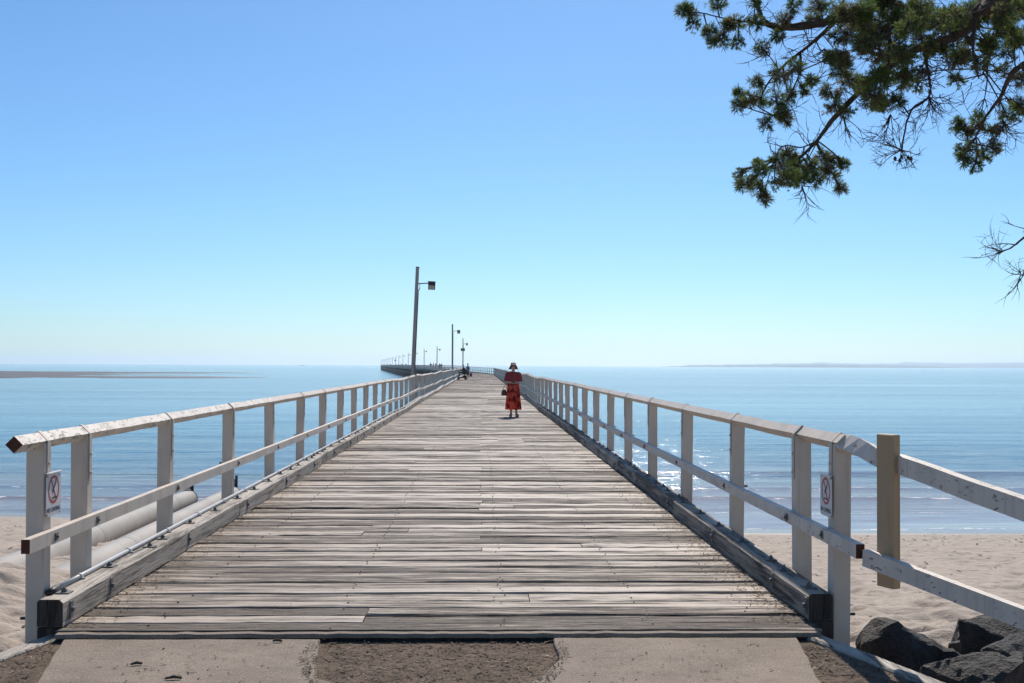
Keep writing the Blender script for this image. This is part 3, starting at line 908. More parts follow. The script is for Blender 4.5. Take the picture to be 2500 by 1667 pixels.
# ---------------------------------------------------------------- lamp posts
def make_lamp():
    r_ = empty('lamp_post')
    mb = MB()
    s = 0.068
    mb.sweep([(0, 0, -0.9), (0, 0, 5.55)], [(-s, -s), (s, -s), (s, s), (-s, s)])
    mb.build('pole', M['greypaint'], r_)
    mb = MB(); mb.box((0, 0, 5.56), (0.15, 0.15, 0.03)); mb.build('pole_cap', M['darkmetal'], r_)
    mb = MB(); mb.sweep([(0.06, 0, 4.88), (0.50, 0, 4.92)], [(-0.02, -0.02), (0.02, -0.02), (0.02, 0.02), (-0.02, 0.02)]); mb.build('arm', M['darkmetal'], r_)
    mb = MB(); mb.tube([(0.13, 0, 4.88), (0.13, 0, 4.68), (0.06, 0, 4.52)], 0.018, 6); mb.build('arm_brace', M['darkmetal'], r_)
    mb = MB(); mb.tube([(0.082, -0.02, 4.52), (0.082, -0.02, 1.2), (0.10, -0.03, 1.0), (0.17, -0.03, 0.6), (0.17, -0.03, 0.15)], 0.02, 6); mb.build('cable', M['darkmetal'], r_)
    mb = MB(); mb.box((0.115, -0.02, 1.14), (0.10, 0.08, 0.06)); mb.build('bracket', M['darkmetal'], r_)
    # flood light head: wedge body, hooded, glass tipped down
    h = empty('lamp_head', (0.62, 0, 4.85), 0, r_)
    mb = MB()
    x0, x1 = -0.145, 0.145
    pr = [(-0.12, 0.10), (0.12, 0.10), (0.15, 0.03), (0.10, -0.17), (-0.02, -0.20), (-0.10, -0.02)]
    vv = [(x0, a, b) for a, b in pr] + [(x1, a, b) for a, b in pr]
    mb.add(vv, [tuple(range(6)), tuple(range(11, 5, -1))] + [(i, (i + 1) % 6, 6 + (i + 1) % 6, 6 + i) for i in range(6)])
    mb.build('housing', M['darkmetal'], h)
    mb = MB(); mb.box((0, -0.085, -0.115), (0.25, 0.012, 0.19), 0, Matrix.Rotation(R(24), 3, 'X')); mb.build('glass', M['glass'], h)
    mb = MB(); mb.box((0, -0.10, 0.115), (0.31, 0.30, 0.016), 0, Matrix.Rotation(R(-6), 3, 'X')); mb.build('hood', M['steel'], h)
    return r_
lamp = make_lamp()
lamp_pos = [(side_x(-1, t, -0.13), t) for t in (45.8, 110.0, 173.0)] + [(side_x(-1, 253 + 51.7 * k, -0.13), 253 + 51.7 * k) for k in range(15)]
ordw = ['tallest grey lamp post, nearest on the pier, leaning slightly right', 'grey lamp post second nearest, just left of the seated person',
        'grey lamp post at the bend, carrying a dull yellow plate', 'lamp post just past the bend with a person standing at its foot',
        'thin lamp post second past the bend of the pier', 'thin lamp post third past the bend, just right of the tallest lamp post',
        'thin lamp post half hidden behind the tallest lamp post', 'thin lamp post first left of the tallest lamp post', 'thin lamp post second left of the tallest lamp post',
        'thin distant lamp post carrying a small dark plate', 'thin distant lamp post fourth left of the tallest lamp post', 'thin distant lamp post fifth left of the tallest lamp post',
        'tiny distant lamp post, sixth from the far end of the pier', 'tiny distant lamp post, fifth from the far end of the pier', 'tiny distant lamp post, fourth from the far end of the pier',
        'tiny distant lamp post, third from the far end of the pier', 'tiny distant lamp post, second from the far end of the pier', 'tiny lamp post at the far end of the pier']
for i, ((x, y), w) in enumerate(zip(lamp_pos, ordw)):
    o = lamp if i == 0 else copy_tree(lamp)
    o.location = (x, y, zdeck(-1, y) + 0.02)
    o.rotation_euler = (0, R(2.3 if i == 0 else random.uniform(-0.4, 0.5)), R(-6) if i > 2 else 0)
    tag(o, w, 'lamp post', 'lamp posts along the pier')
def plate(i, z, w, h, mat, words):
    x, y = lamp_pos[i]
    e = empty('sign_plate', (x, y - 0.10, zdeck(-1, y) + z))
    mb = MB(); mb.box((0, -0.005, 0), (w, 0.02, h), 0.004); mb.build('plate', mat, e)
    mb = MB(); mb.box((0, 0.02, 0), (w * 0.5, 0.03, 0.05)); mb.build('bracket', M['darkmetal'], e)
    tag(e, words, 'sign')
plate(2, 4.0, 0.66, 0.43, M['signyellow'], 'dull yellow rectangular plate on the lamp post at the bend')
plate(9, 3.4, 0.7, 0.8, M['signblack'], 'small dark plate on a thin distant lamp post')

# ---------------------------------------------------------------- outfall pipes on the beach
M['pipe'] = plain('fibre_cement_pipe', (0.44, 0.405, 0.36), 0.7, 0, 0.3, 0.7, 0.3, 0.08)
def outfall(A, B, r, joints, words):
    A, B = Vector(A), Vector(B)
    e = empty('outfall_pipe', A)
    d = (B - A).normalized()
    L = (B - A).length
    cuts = [0] + joints + [L]
    for a, b in zip(cuts[:-1], cuts[1:]):
        mb = MB(); k = 28
        sec_o = [(r * math.cos(2 * math.pi * j / k), r * math.sin(2 * math.pi * j / k)) for j in range(k)]
        mb.sweep([d * (a + 0.004), d * (b - 0.004)], sec_o, False, True)
        o = mb.build('pipe_section', M['pipe'], e)
        if b < L:
            mb = MB(); mb.sweep([d * (b - 0.16), d * (b + 0.16)], [(x * 1.012, y * 1.012) for x, y in sec_o], False, True)
            mb.build('collar', M['pipe'], o)
            mb = MB()
            for s_ in (-0.13, 0.13): mb.sweep([d * (b + s_ - 0.014), d * (b + s_ + 0.014)], [(x * 1.022, y * 1.022) for x, y in sec_o], False, True)
            mb.build('collar_band', M['signwhite'], o)
    # dark mouth and upright steel bracket at the seaward end
    mb = MB(); mb.sweep([d * (L - 0.05), d * (L + 0.015)], [(x * 1.05, y * 1.05) for x, y in sec_o], True, False); mb.build('end_ring', M['darkmetal'], e)
    mb = MB(); mb.box(d * (L + 0.05) + Vector((0.12, 0, r + 0.10)), (0.07, 0.10, 0.50), 0.005); mb.box(d * (L + 0.05) + Vector((0.0, 0, r + 0.06)), (0.32, 0.05, 0.06), 0.004)
    mb.build('end_bracket', M['darkmetal'], e)
    mb = MB(); mb.sweep([d * (L - 0.42) + Vector((0, 0, r)), d * (L - 0.02) + Vector((0.06, 0, r + 0.22))], [(-0.06, -0.02), (0.06, -0.02), (0.06, 0.02), (-0.06, 0.02)])
    mb.build('bracket_stay', M['steel'], e)
    tag(e, words, 'pipe', 'outfall pipes on the beach')
outfall((-6.82, 14.2, -1.42), (-9.05, 34.6, -2.58), 0.275, [8.2, 17.6], 'outer grey concrete outfall pipe on the sand, left of the other pipe')
outfall((-5.66, 14.4, -1.42), (-8.0, 36.0, -2.62), 0.275, [5.4, 15.5], 'inner grey concrete outfall pipe on the sand, next to the pier')

# ---------------------------------------------------------------- rocks
m = NT('dark_basalt')
p = m.pos(); n1 = m.noise(p, 5, 6, 0.7); n2 = m.noise(p, 45, 4, 0.6)
c = m.ramp(n1, [(0.3, (0.030, 0.027, 0.025)), (0.7, (0.105, 0.094, 0.084))])
c = m.mix(m.ramp(m.noise(p, 28, 5, 0.75), [(0.5, 0.0), (0.68, 0.6)]), c, (0.02, 0.018, 0.016))
m.pbsdf(c, 0.75, m.bump(m.math('ADD', n1, m.math('MULTIPLY', n2, 0.6)), 1.0, 0.05), 0.3)
M['rock'] = m.m
def rock(c, dims, seed, words, rot=0.0, pts=None):
    rnd = random.Random(seed)
    bm = bmesh.new()
    if pts is None:
        pts = []
        for cx_ in (-1, 1):
            for cy_ in (-1, 1):
                for cz_ in (-1, 1):
                    pts.append(Vector((cx_ * rnd.uniform(0.35, 1.0), cy_ * rnd.uniform(0.35, 1.0), cz_ * rnd.uniform(0.45, 1.0))))
        for _ in range(5):
            pts.append(Vector((rnd.uniform(-1, 1), rnd.uniform(-1, 1), rnd.uniform(-0.6, 1.0))))
    for q in pts: bm.verts.new((q[0] * dims[0] / 2, q[1] * dims[1] / 2, q[2] * dims[2] / 2))
    r_ = bmesh.ops.convex_hull(bm, input=list(bm.verts))
    bmesh.ops.delete(bm, geom=[g for g in r_['geom_interior'] if isinstance(g, bmesh.types.BMVert)], context='VERTS')
    bmesh.ops.bevel(bm, geom=list(bm.edges), offset=0.018 * min(dims), segments=1, affect='EDGES')
    bmesh.ops.triangulate(bm, faces=list(bm.faces))
    for it in range(3):
        bmesh.ops.subdivide_edges(bm, edges=[e for e in bm.edges if e.calc_length() > max(dims) * (0.20 / (it + 1))], cuts=1)
        bmesh.ops.triangulate(bm, faces=list(bm.faces))
    bm.normal_update()
    for v in bm.verts:
        q = v.co * 3.0 + Vector((seed * 3.7, seed, 0))
        v.co += v.normal * (mnoise.fractal(q * 1.5, 0.7, 2.0, 5) * 0.06 * min(dims))
    me = bpy.data.meshes.new('rock'); bm.to_mesh(me); bm.free(); me.materials.append(M['rock'])
    tag(link_mesh('rock', me, None, c, (0, 0, rot)), words, 'rock', 'dark rocks below the landing')
big = [(-1, -0.3, -1), (-0.95, 0.4, -1), (-0.8, -0.2, 0.62), (-0.62, 0.3, 0.95), (-0.45, -0.35, 1.0), (-0.15, 0.1, 0.80), (0.15, -0.3, 0.55), (0.5, 0.0, 0.30), (0.95, -0.2, -0.05), (1, 0.3, -0.2), (1, -0.4, -1), (0.2, -1.0, -0.9), (-0.5, -0.9, -0.8), (0.2, 0.7, 0.2), (-0.5, 0.8, 0.4), (0.6, 0.8, -0.9), (-0.6, 0.95, -0.9)]
rock((3.05, 7.35, -0.55), (1.30, 1.1, 0.92), 2, 'big black peaked rock beside the right end post', R(-8), big)
rock((3.66, 8.0, -0.62), (0.36, 0.42, 0.66), 5, 'upright blocky dark rock between the peaked rock and the leaning slab', 0.3)
rock((4.55, 9.2, -0.85), (1.35, 0.9, 0.70), 8, 'pale-topped flat rock under the lower splayed rail', -0.2)
rock((4.25, 7.95, -0.62), (0.55, 0.65, 0.66), 9, 'dark jagged rock behind the blocky upright rock', 0.9)
rock((3.56, 7.3, -0.46), (0.34, 0.70, 0.74), 12, 'narrow leaning grey slab of rock at the right edge', 0.5)
rock((2.94, 6.50, -0.40), (0.60, 0.52, 0.68), 15, 'pale grey faceted rock at the bottom right, left of its neighbour', 0.2)
rock((3.30, 6.62, -0.42), (0.62, 0.60, 0.80), 18, 'square-edged dark rock with a lit flat top at the bottom right corner', 0.1)
rock((3.38, 8.15, -0.78), (0.20, 0.2, 0.2), 21, 'small dark rock on the sand left of the blocky rock', 0.1)
rock((3.52, 7.95, -0.74), (0.24, 0.2, 0.26), 22, 'small pale rock leaning against the blocky rock', 1.1)
rock((3.35, 7.15, -0.80), (0.9, 0.7, 0.5), 25, 'low black rock in the dark gap between the larger rocks', 2.0)
rock((2.72, 6.55, -0.85), (0.8, 0.7, 0.6), 27, 'low black rock at the foot of the edging timber', 1.0)
rock((-3.46, 7.72, -0.62), (0.28, 0.5, 0.5), 31, 'dark rock at the left edge of the picture on the trodden sand', 0.4)

for x_, y_, s_, k, w_ in ((2.86, 8.5, 0.16, 80, 'left one of three small dark stones on the sand behind the peaked rock'), (3.10, 8.9, 0.20, 81, 'middle one of three small dark stones on the sand behind the peaked rock'), (3.46, 8.75, 0.15, 82, 'right one of three small dark stones on the sand behind the peaked rock')):
    rock((x_, y_, float(np.interp(y_, BEACH[1], BEACH[2][:, np.searchsorted(BEACH[0], x_)])) + s_ * 0.18), (s_ * 1.3, s_, s_ * 0.8), k, w_, k * 0.7)

# ---------------------------------------------------------------- overhanging tree
m = NT('bark')
p = m.pos(); n1 = m.noise(m.mapping(p, (30, 30, 12)), 1.0, 5, 0.7)
c = m.ramp(n1, [(0.3, (0.045, 0.034, 0.028)), (0.7, (0.13, 0.10, 0.082))])
m.pbsdf(c, 0.9, m.bump(n1, 0.8, 0.01), 0.2)
M['bark'] = m.m
m = NT('needle_foliage')
p = m.pos()
isl = m.n('ShaderNodeNewGeometry').outputs['Random Per Island']
big_ = m.noise(p, 4.2, 3, 0.6)
g = m.ramp(isl, [(0.0, (0.05, 0.105, 0.02)), (0.55, (0.12, 0.18, 0.045)), (1.0, (0.24, 0.27, 0.095))])
br = m.ramp(isl, [(0.0, (0.09, 0.08, 0.033)), (1.0, (0.25, 0.22, 0.11))])
c = m.mix(m.ramp(big_, [(0.51, 0.0), (0.62, 1.0)]), g, br)
b = m.pbsdf(c, 0.6, None, 0.3)
tr = m.n('ShaderNodeBsdfTranslucent'); m.l(c, tr.inputs['Color'])
mx = m.n('ShaderNodeMixShader'); mx.inputs[0].default_value = 0.55
m.l(b.outputs[0], mx.inputs[1]); m.l(tr.outputs[0], mx.inputs[2]); m.l(mx.outputs[0], m.out.inputs['Surface'])
M['needles'] = m.m

tree = empty('pine_tree', (6.1, 4.3, -0.1))
tag(tree, 'dark needle-leaved tree whose branches hang into the top right corner', 'tree')
tinv = Matrix.Translation((-6.1, -4.3, 0.1))
def tput(o):
    o.parent = tree; o.matrix_parent_inverse = tinv; return o
rt = random.Random(77)
def TP(cx, cy, Y): return at(1600 + cx / 2.178, cy / 2.178, Y)
def smooth_path(pts, sub=6, jit=0.0):
    out = []
    n = len(pts)
    for i in range(n - 1):
        p0, p1, p2, p3 = pts[max(i - 1, 0)], pts[i], pts[i + 1], pts[min(i + 2, n - 1)]
        for k in range(sub):
            t = k / sub
            q = 0.5 * ((2 * p1) + (p2 - p0) * t + (2 * p0 - 5 * p1 + 4 * p2 - p3) * t * t + (3 * p1 - p0 - 3 * p2 + p3) * t ** 3)
            if jit: q = q + Vector((rt.uniform(-jit, jit), rt.uniform(-jit, jit), rt.uniform(-jit, jit)))
            out.append(q)
    out.append(pts[-1])
    return out
limb_pts = []
def limb(pts, r0, r1, name='branch', k=8):
    P_ = smooth_path([Vector(q) for q in pts], 7, r1 * 0.35)
    n = len(P_)
    rs = [(r0 + (r1 - r0) * (i / (n - 1)) ** 0.6) * rt.uniform(0.85, 1.15) * 0.85 for i in range(n)]
    mb = MB(); mb.tube(P_, rs, k)
    limb_pts.extend(P_)
    return tput(mb.build(name, M['bark']))
hub1, hub2 = Vector((5.5, 5.2, 5.9)), Vector((5.7, 4.9, 5.0))
tp = [(6.1, 4.3, -0.4), (6.05, 4.35, 1.2), (5.95, 4.5, 3.0), (5.8, 4.75, 4.6), (5.55, 5.1, 5.9), (5.3, 5.5, 7.4), (5.2, 5.7, 9.0)]
P_ = smooth_path([Vector(q) for q in tp], 6, 0.015)
mb = MB(); mb.tube(P_, [0.27 - 0.22 * i / (len(P_) - 1) for i in range(len(P_))], 14)
tput(mb.build('trunk', M['bark']))
# limbs: (start hub, list of (x, y, forward distance), radius at start and at end)
limb([hub1, TP(1500, -260, 6.7), TP(1250, -10, 6.9), TP(980, 90, 7.0), TP(880, 125, 7.05), TP(700, 148, 7.1), TP(595, 128, 7.1), TP(550, 60, 7.15), TP(532, 5, 7.15)], 0.075, 0.013)
limb([TP(620, 140, 7.1), TP(500, 120, 7.1), TP(380, 102, 7.1), TP(240, 70, 7.1), TP(170, 75, 7.1)], 0.010, 0.004)
limb([hub1, TP(2050, -160, 6.3), TP(1750, 30, 6.6), TP(1600, 190, 6.8), TP(1430, 245, 6.9), TP(1280, 330, 6.95), TP(1100, 480, 7.0), TP(960, 620, 7.0), TP(860, 750, 7.0), TP(770, 840, 7.0)], 0.07, 0.010)
limb([TP(1000, 72, 7.0), TP(870, 200, 7.05), TP(770, 282, 7.1), TP(690, 345, 7.1), TP(610, 430, 7.1), TP(560, 520, 7.1)], 0.022, 0.005)
limb([TP(770, 290, 7.1), TP(770, 380, 7.05), TP(720, 500, 7.05), TP(640, 620, 7.05)], 0.012, 0.004)
limb([TP(1430, 245, 6.9), TP(1440, 330, 6.85), TP(1458, 430, 6.85), TP(1455, 515, 6.85), TP(1370, 580, 6.85), TP(1335, 660, 6.85), TP(1310, 800, 6.85)], 0.016, 0.006)
limb([hub2, TP(2300, 200, 6.2), TP(1960, 345, 6.5), TP(1880, 420, 6.6), TP(1835, 520, 6.65), TP(1760, 620, 6.7), TP(1690, 760, 6.75)], 0.040, 0.006)
limb([TP(1750, 30, 6.6), TP(1700, 130, 6.6), TP(1690, 280, 6.55), TP(1720, 420, 6.6)], 0.022, 0.006)
limb([TP(1300, 20, 6.9), TP(1250, 150, 6.8), TP(1240, 300, 6.8), TP(1230, 440, 6.85)], 0.024, 0.006)
limb([hub1, TP(1950, -120, 6.9), TP(1850, 80, 7.1), TP(1790, 260, 7.2), TP(1740, 400, 7.2)], 0.040, 0.006)
limb([hub2, TP(2500, 860, 6.0), TP(2150, 1110, 6.2), TP(1960, 1265, 6.4), TP(1890, 1320, 6.45), TP(1820, 1345, 6.5)], 0.022, 0.003)
limb([TP(2150, 1110, 6.2), TP(2060, 1330, 6.3), TP(1990, 1420, 6.4), TP(1930, 1450, 6.45)], 0.007, 0.002)
limb([TP(860, 750, 7.0), TP(780, 785, 7.0), TP(700, 775, 7.0), TP(655, 800, 7.0), TP(650, 850, 7.0)], 0.007, 0.003)

# foliage clumps (x, y, radius in the enlarged view)
CL = [(175, 70, 62), (150, 50, 45), (200, 130, 50), (290, 172, 38), (330, 30, 55), (430, 120, 62), (390, 140, 40), (540, 120, 52), (350, 220, 62), (300, 230, 40), (440, 235, 48), (560, 250, 50), (690, 105, 50), (650, 190, 42), (740, 30, 52), (870, 25, 60), (1000, 75, 85), (1100, 50, 95), (840, 100, 50), (530, 10, 40),
      (740, 350, 55), (660, 405, 60), (540, 440, 44), (450, 490, 36), (448, 560, 36), (560, 530, 64), (640, 530, 55), (720, 510, 44), (830, 430, 46), (680, 600, 52), (590, 660, 56), (690, 640, 36), (790, 480, 40), (500, 520, 40),
      (1000, 330, 85), (930, 310, 50), (1020, 420, 62), (930, 490, 66), (950, 560, 62), (1020, 600, 55), (1080, 450, 75), (1150, 520, 82), (1200, 565, 50), (1290, 540, 50),
      (1150, 150, 110), (1250, 100, 110), (1350, 150, 105), (1200, 280, 110), (1320, 300, 100), (1300, 420, 90), (1180, 400, 85), (1450, 250, 90), (1500, 120, 110), (1600, 100, 100), (1700, 80, 110), (1850, 80, 110), (1900, 200, 80), (1600, 320, 80), (1560, 280, 60), (1650, 200, 65), (1780, 260, 70), (1720, 340, 60), (1850, 370, 52), (1950, 430, 50), (1940, 560, 52), (1600, 430, 52), (1400, 40, 110), (1950, 30, 100), (1100, 230, 80), (1040, 200, 60), (1380, 460, 60), (960, 200, 60), (1420, 380, 60),
      (700, 830, 60), (640, 870, 64), (760, 880, 72), (830, 900, 62), (900, 850, 62), (960, 865, 62), (1010, 875, 34), (930, 930, 50), (850, 960, 52), (700, 950, 72), (640, 980, 52), (550, 920, 54), (440, 920, 40), (470, 985, 50), (540, 1010, 50), (580, 1055, 34), (985, 1000, 30), (770, 960, 52), (545, 870, 36),
      (1600, 660, 44), (1640, 700, 42), (1720, 640, 52), (1700, 685, 52), (1800, 700, 52), (1870, 620, 54), (1940, 610, 55), (1680, 800, 64), (1640, 850, 52), (1700, 880, 48), (1750, 830, 52), (1800, 790, 42), (1620, 800, 40)]
for _ in range(26): CL.append((rt.uniform(1020, 1960), rt.uniform(-30, 330), rt.uniform(50, 69)))
nv, nf = [], []
tw = MB()
S = 7.0 / F / 2.178
def needle(p, d, L, w):
    n = len(nv)
    s_ = d.cross(Vector((rt.gauss(0, 1), rt.gauss(0, 1), rt.gauss(0, 1))))
    if s_.length < 1e-5: return
    s_ = s_.normalized() * w
    e = p + d * L
    nv.extend([tuple(p - s_ * 0.5), tuple(p + s_ * 0.5), tuple(p + d * L * 0.6 + s_ * 0.7), tuple(e), tuple(p + d * L * 0.6 - s_ * 0.7)])
    nf.append((n, n + 1, n + 2, n + 3, n + 4))
def tuft(p, d, L, count):
    for _ in range(count):
        dd = (d + Vector((rt.gauss(0, 1), rt.gauss(0, 1), rt.gauss(0, 1))) * 0.62).normalized()
        needle(p + dd * rt.uniform(0, 0.3) * L, dd, L * rt.uniform(0.5, 1.15), rt.uniform(0.0014, 0.0027))
lp_arr = np.array([tuple(q) for q in limb_pts])
def twig(a, b, r0, r1, bend=0.18, n=6):
    mid = (a + b) * 0.5 + Vector((rt.gauss(0, 1), rt.gauss(0, 1), rt.gauss(0, 1))) * bend * (b - a).length * 0.5
    pts = []
    for i in range(n + 1):
        t = i / n
        pts.append(a * (1 - t) ** 2 + mid * 2 * t * (1 - t) + b * t * t)
    tw.tube(pts, [r0 + (r1 - r0) * i / n for i in range(n + 1)], 4, False)
    return pts
for (cx, cy, r_) in CL:
    reps = 1 if r_ < 70 else 3
    for k in range(reps):
        Yc = 7.0 + (rt.uniform(-0.15, 0.15) if reps == 1 else rt.uniform(-0.7, 0.7))
        c0 = TP(cx + (rt.uniform(-0.5, 0.5) * r_ if k else 0), cy + (rt.uniform(-0.5, 0.5) * r_ if k else 0), Yc)
        rad = r_ * S * (1.0 if reps == 1 else 0.8)
        d2 = ((lp_arr - np.array(tuple(c0))) ** 2).sum(1)
        base = Vector(lp_arr[rt.choice(np.argsort(d2)[:5].tolist())])
        pts = twig(base, c0, 0.0055, 0.003)
        # fine side shoots, each ending in tufts
        nsh = int(13 + r_ * 0.22)
        LC = rt.choice((0.024, 0.030, 0.036, 0.044))
        for _ in range(nsh):
            u = Vector((rt.gauss(0, 1), rt.gauss(0, 1) * 0.9, rt.gauss(0, 1) * 0.85))
            u = u.normalized() * rad * rt.uniform(0.35, 0.8)
            e = c0 + u
            s0 = rt.choice(pts[-3:])
            sh = twig(s0, e, 0.0022, 0.0014, 0.5, 3)
            d = (e - c0).normalized()
            L = LC * rt.uniform(0.7, 1.15)
            tuft(e, d, L, 15)
            tuft(sh[2], d, L * 0.85, 11)
            if rt.random() < 0.6:
                e2 = c0 + u * 0.5 + Vector((rt.gauss(0, 1), rt.gauss(0, 1), rt.gauss(0, 1))) * rad * 0.3
                tuft(e2, (e2 - c0).normalized(), L, 10)
# unseen rest of the tree's crown, added to shade the railings from the sky
for k in range(420):
    u = Vector((rt.gauss(0, 1), rt.gauss(0, 1), rt.gauss(0, 1))).normalized() * rt.uniform(0.45, 1.0)
    c0 = Vector((4.6 + u.x * 5.0, 2.6 + u.y * 3.6, 8.2 + u.z * 3.0))
    if c0.z < 4.9 or (c0.y > 0 and (c0.z - 1.6) / c0.y < 0.42 and c0.x / c0.y < 0.6): continue
    for _ in range(36):
        q = c0 + Vector((rt.gauss(0, 1), rt.gauss(0, 1), rt.gauss(0, 1))) * 0.32
        d = Vector((rt.gauss(0, 1), rt.gauss(0, 1), rt.gauss(0, 1))).normalized()
        needle(q, d, rt.uniform(0.16, 0.34), rt.uniform(0.03, 0.06))
crown = tput(link_mesh('crown', None if False else (lambda: (lambda me: me)(bpy.data.meshes.new('crown')))()))
me = crown.data
me.from_pydata(nv, [], nf); me.materials.append(M['needles']); me.update()

# bare twigs: random curved sprays along the limbs and two dead fans
def spray(a, d, L, depth, r):
    n = 5
    pts = [a]
    dd = d.normalized()
    curl = Vector((rt.gauss(0, 1), rt.gauss(0, 1) * 0.5, rt.gauss(0, 1))) * 0.16
    for i in range(n):
        dd = (dd + curl + Vector((rt.gauss(0, 1), rt.gauss(0, 1), rt.gauss(0, 1))) * 0.10).normalized()
        pts.append(pts[-1] + dd * L / n)
    tw.tube(pts, [r * (1 - 0.75 * i / n) for i in range(n + 1)], 4, False)
    if depth > 0:
        for _ in range(rt.randint(2, 4)):
            q = rt.choice(pts[1:-1])
            sd = (dd + Vector((rt.gauss(0, 1), rt.gauss(0, 1), rt.gauss(0, 1))) * 0.75)
            spray(q, sd, L * rt.uniform(0.45, 0.7), depth - 1, r * 0.65)
for q in limb_pts[::2]:
    if q.y < 6.35: continue
    if rt.random() < 0.62:
        spray(Vector(q), Vector((rt.uniform(-1, 0.6), rt.gauss(0, 0.6), rt.uniform(-1.0, 0.5))), rt.uniform(0.10, 0.26), 1, 0.0034)
for k in range(120):
    q = TP(rt.uniform(600, 1960), rt.uniform(40, 520), rt.uniform(6.4, 7.5))
    spray(q, Vector((rt.uniform(-1, 1), rt.gauss(0, 0.6), rt.uniform(-1.0, 0.4))), rt.uniform(0.12, 0.28), 1, 0.0032)
for (cx, cy, Yc, n_, spread, base) in ((1310, 800, 6.85, 13, 1.0, (-0.4, 0, -0.35)), (1850, 1340, 6.5, 8, 0.7, (-0.9, 0, 0.15)), (1940, 1450, 6.45, 4, 0.7, (-0.6, 0, 0.1)), (1455, 520, 6.85, 12, 1.0, (0.2, 0, -0.9)), (1250, 610, 6.9, 8, 0.9, (-0.3, 0, -0.8)), (1000, 620, 7.0, 6, 0.8, (0.3, 0, -1)), (1850, 640, 6.7, 10, 1.0, (0.2, 0, -1)), (830, 780, 7.0, 5, 0.9, (-0.2, 0, 0.4)), (780, 990, 7.0, 6, 0.8, (0, 0, -1)), (600, 280, 7.1, 7, 0.9, (-0.6, 0, 0.2)), (900, 260, 7.0, 7, 0.9, (0, 0, -1))):
    for _ in range(n_):
        spray(TP(cx, cy, Yc), Vector(base) + Vector((rt.gauss(0, 1), rt.gauss(0, 0.5), rt.gauss(0, 1))) * spread * 0.55, rt.uniform(0.12, 0.24) * (0.8 if cy > 1200 else 1.0), 2 if n_ > 8 else 1, 0.0036 if cy < 1200 else 0.0022)
tput(tw.build('twigs', M['bark'])); 
for o in tree.children:
    if o.name.startswith('twigs') or o.name.startswith('crown'): o['kind'] = 'stuff'
for (cx, cy) in ((1275, 845), (1300, 855), (1345, 840), (1310, 835), (1360, 845)):
    mb = MB(); q = TP(cx, cy, 6.85)
    pr = [(0.0, -0.016), (0.009, -0.010), (0.011, 0.0), (0.007, 0.010), (0.001, 0.014)]
    k = 7
    vv = [(q.x + a * math.cos(2 * math.pi * j / k), q.y + a * math.sin(2 * math.pi * j / k), q.z + b) for a, b in pr for j in range(k)]
    mb.add(vv, [(i * k + j, i * k + (j + 1) % k, (i + 1) * k + (j + 1) % k, (i + 1) * k + j) for i in range(4) for j in range(k)], True)
    tput(mb.build('seed_cone', M['bark']))

# ---------------------------------------------------------------- litter
m = NT('bark_litter')
isl = m.n('ShaderNodeNewGeometry').outputs['Random Per Island']
c = m.ramp(isl, [(0.0, (0.035, 0.024, 0.018)), (0.6, (0.10, 0.072, 0.053)), (0.95, (0.19, 0.14, 0.10)), (1.0, (0.42, 0.35, 0.28))])
m.pbsdf(c, 0.85, None, 0.25)
M['litter'] = m.m
rl = random.Random(9)
def chips(name, n, place, lmin, lmax, words):
    mb = MB()
    for _ in range(n):
        x, y, z = place()
        L, w, h = rl.uniform(lmin, lmax) * rl.choice((1, 1, 1.6)), rl.uniform(0.003, 0.011) * (1 + 4 * (lmax > 0.1)), rl.uniform(0.002, 0.007)
        a, t = rl.uniform(0, 6.283), rl.uniform(-0.25, 0.25)
        ca, sa = math.cos(a), math.sin(a)
        bend = rl.uniform(-0.12, 0.12) * L
        vv = []
        for (u, v, k) in ((-0.5, -1, 0), (-0.5, 1, 0), (0, 1, 1), (0, -1, 1), (0.5, 1, 0), (0.5, -1, 0)):
            lx, ly = u * L, v * w * 0.5 * (1.0 if k else 0.6) + (bend * 0.4 if k else 0)
            lz = h * (1 + k * 0.6) + u * L * t
            vv.append((x + lx * ca - ly * sa, y + lx * sa + ly * ca, z + lz))
        mb.add(vv, [(0, 3, 2, 1), (3, 5, 4, 2)])
    return tag(mb.build(name, M['litter']), words, 'litter', kind='stuff')
def in_cut():
    while True:
        x, y = rl.uniform(-0.95, 0.46), rl.uniform(5.4, 6.65)
        if abs((x + 0.25) / 0.66) ** 2.6 + (max(0, 6.635 - y) / 1.06) ** 2.6 < 1: return x, y, -0.055
chips('bark_chips', 1300, in_cut, 0.008, 0.04, 'dark bark chips filling the hollow between the concrete slabs')
def right_tri():
    y = rl.uniform(5.5, 6.55); t = (6.77 - y) / 1.03
    x0, x1 = 1.90 - 0.16 * (6.575 - y), 1.93 + 0.36 * t
    return rl.uniform(x0, max(x1, x0 + 0.02)), y, -0.055
chips('bark_chips', 420, right_tri, 0.012, 0.05, 'bark chips in the wedge of dirt beside the right edging timber')
def left_tri():
    y = rl.uniform(5.6, 6.6)
    return rl.uniform(-2.70 - (6.6 - y) * 0.15, -2.44 + (6.5 - y) * 0.15), y, -0.055
chips('bark_chips', 260, left_tri, 0.012, 0.04, 'bark chips on the dirt beside the left edging timber')
def kerb_l():
    t = 6.8 + abs(rl.gauss(0, 1)) * 8
    return -2.52 + abs(rl.gauss(0, 0.13)), min(t, 38), 0.003
chips('leaf_litter', 1500, kerb_l, 0.008, 0.04, 'dry leaf litter gathered along the left kerb of the deck')
def kerb_r():
    t = 6.9 + abs(rl.gauss(0, 1)) * 6
    return 2.07 - abs(rl.gauss(0, 0.13)), min(t, 34), 0.003
chips('leaf_litter', 1500, kerb_r, 0.010, 0.05, 'dry leaf litter gathered along the right kerb of the deck')
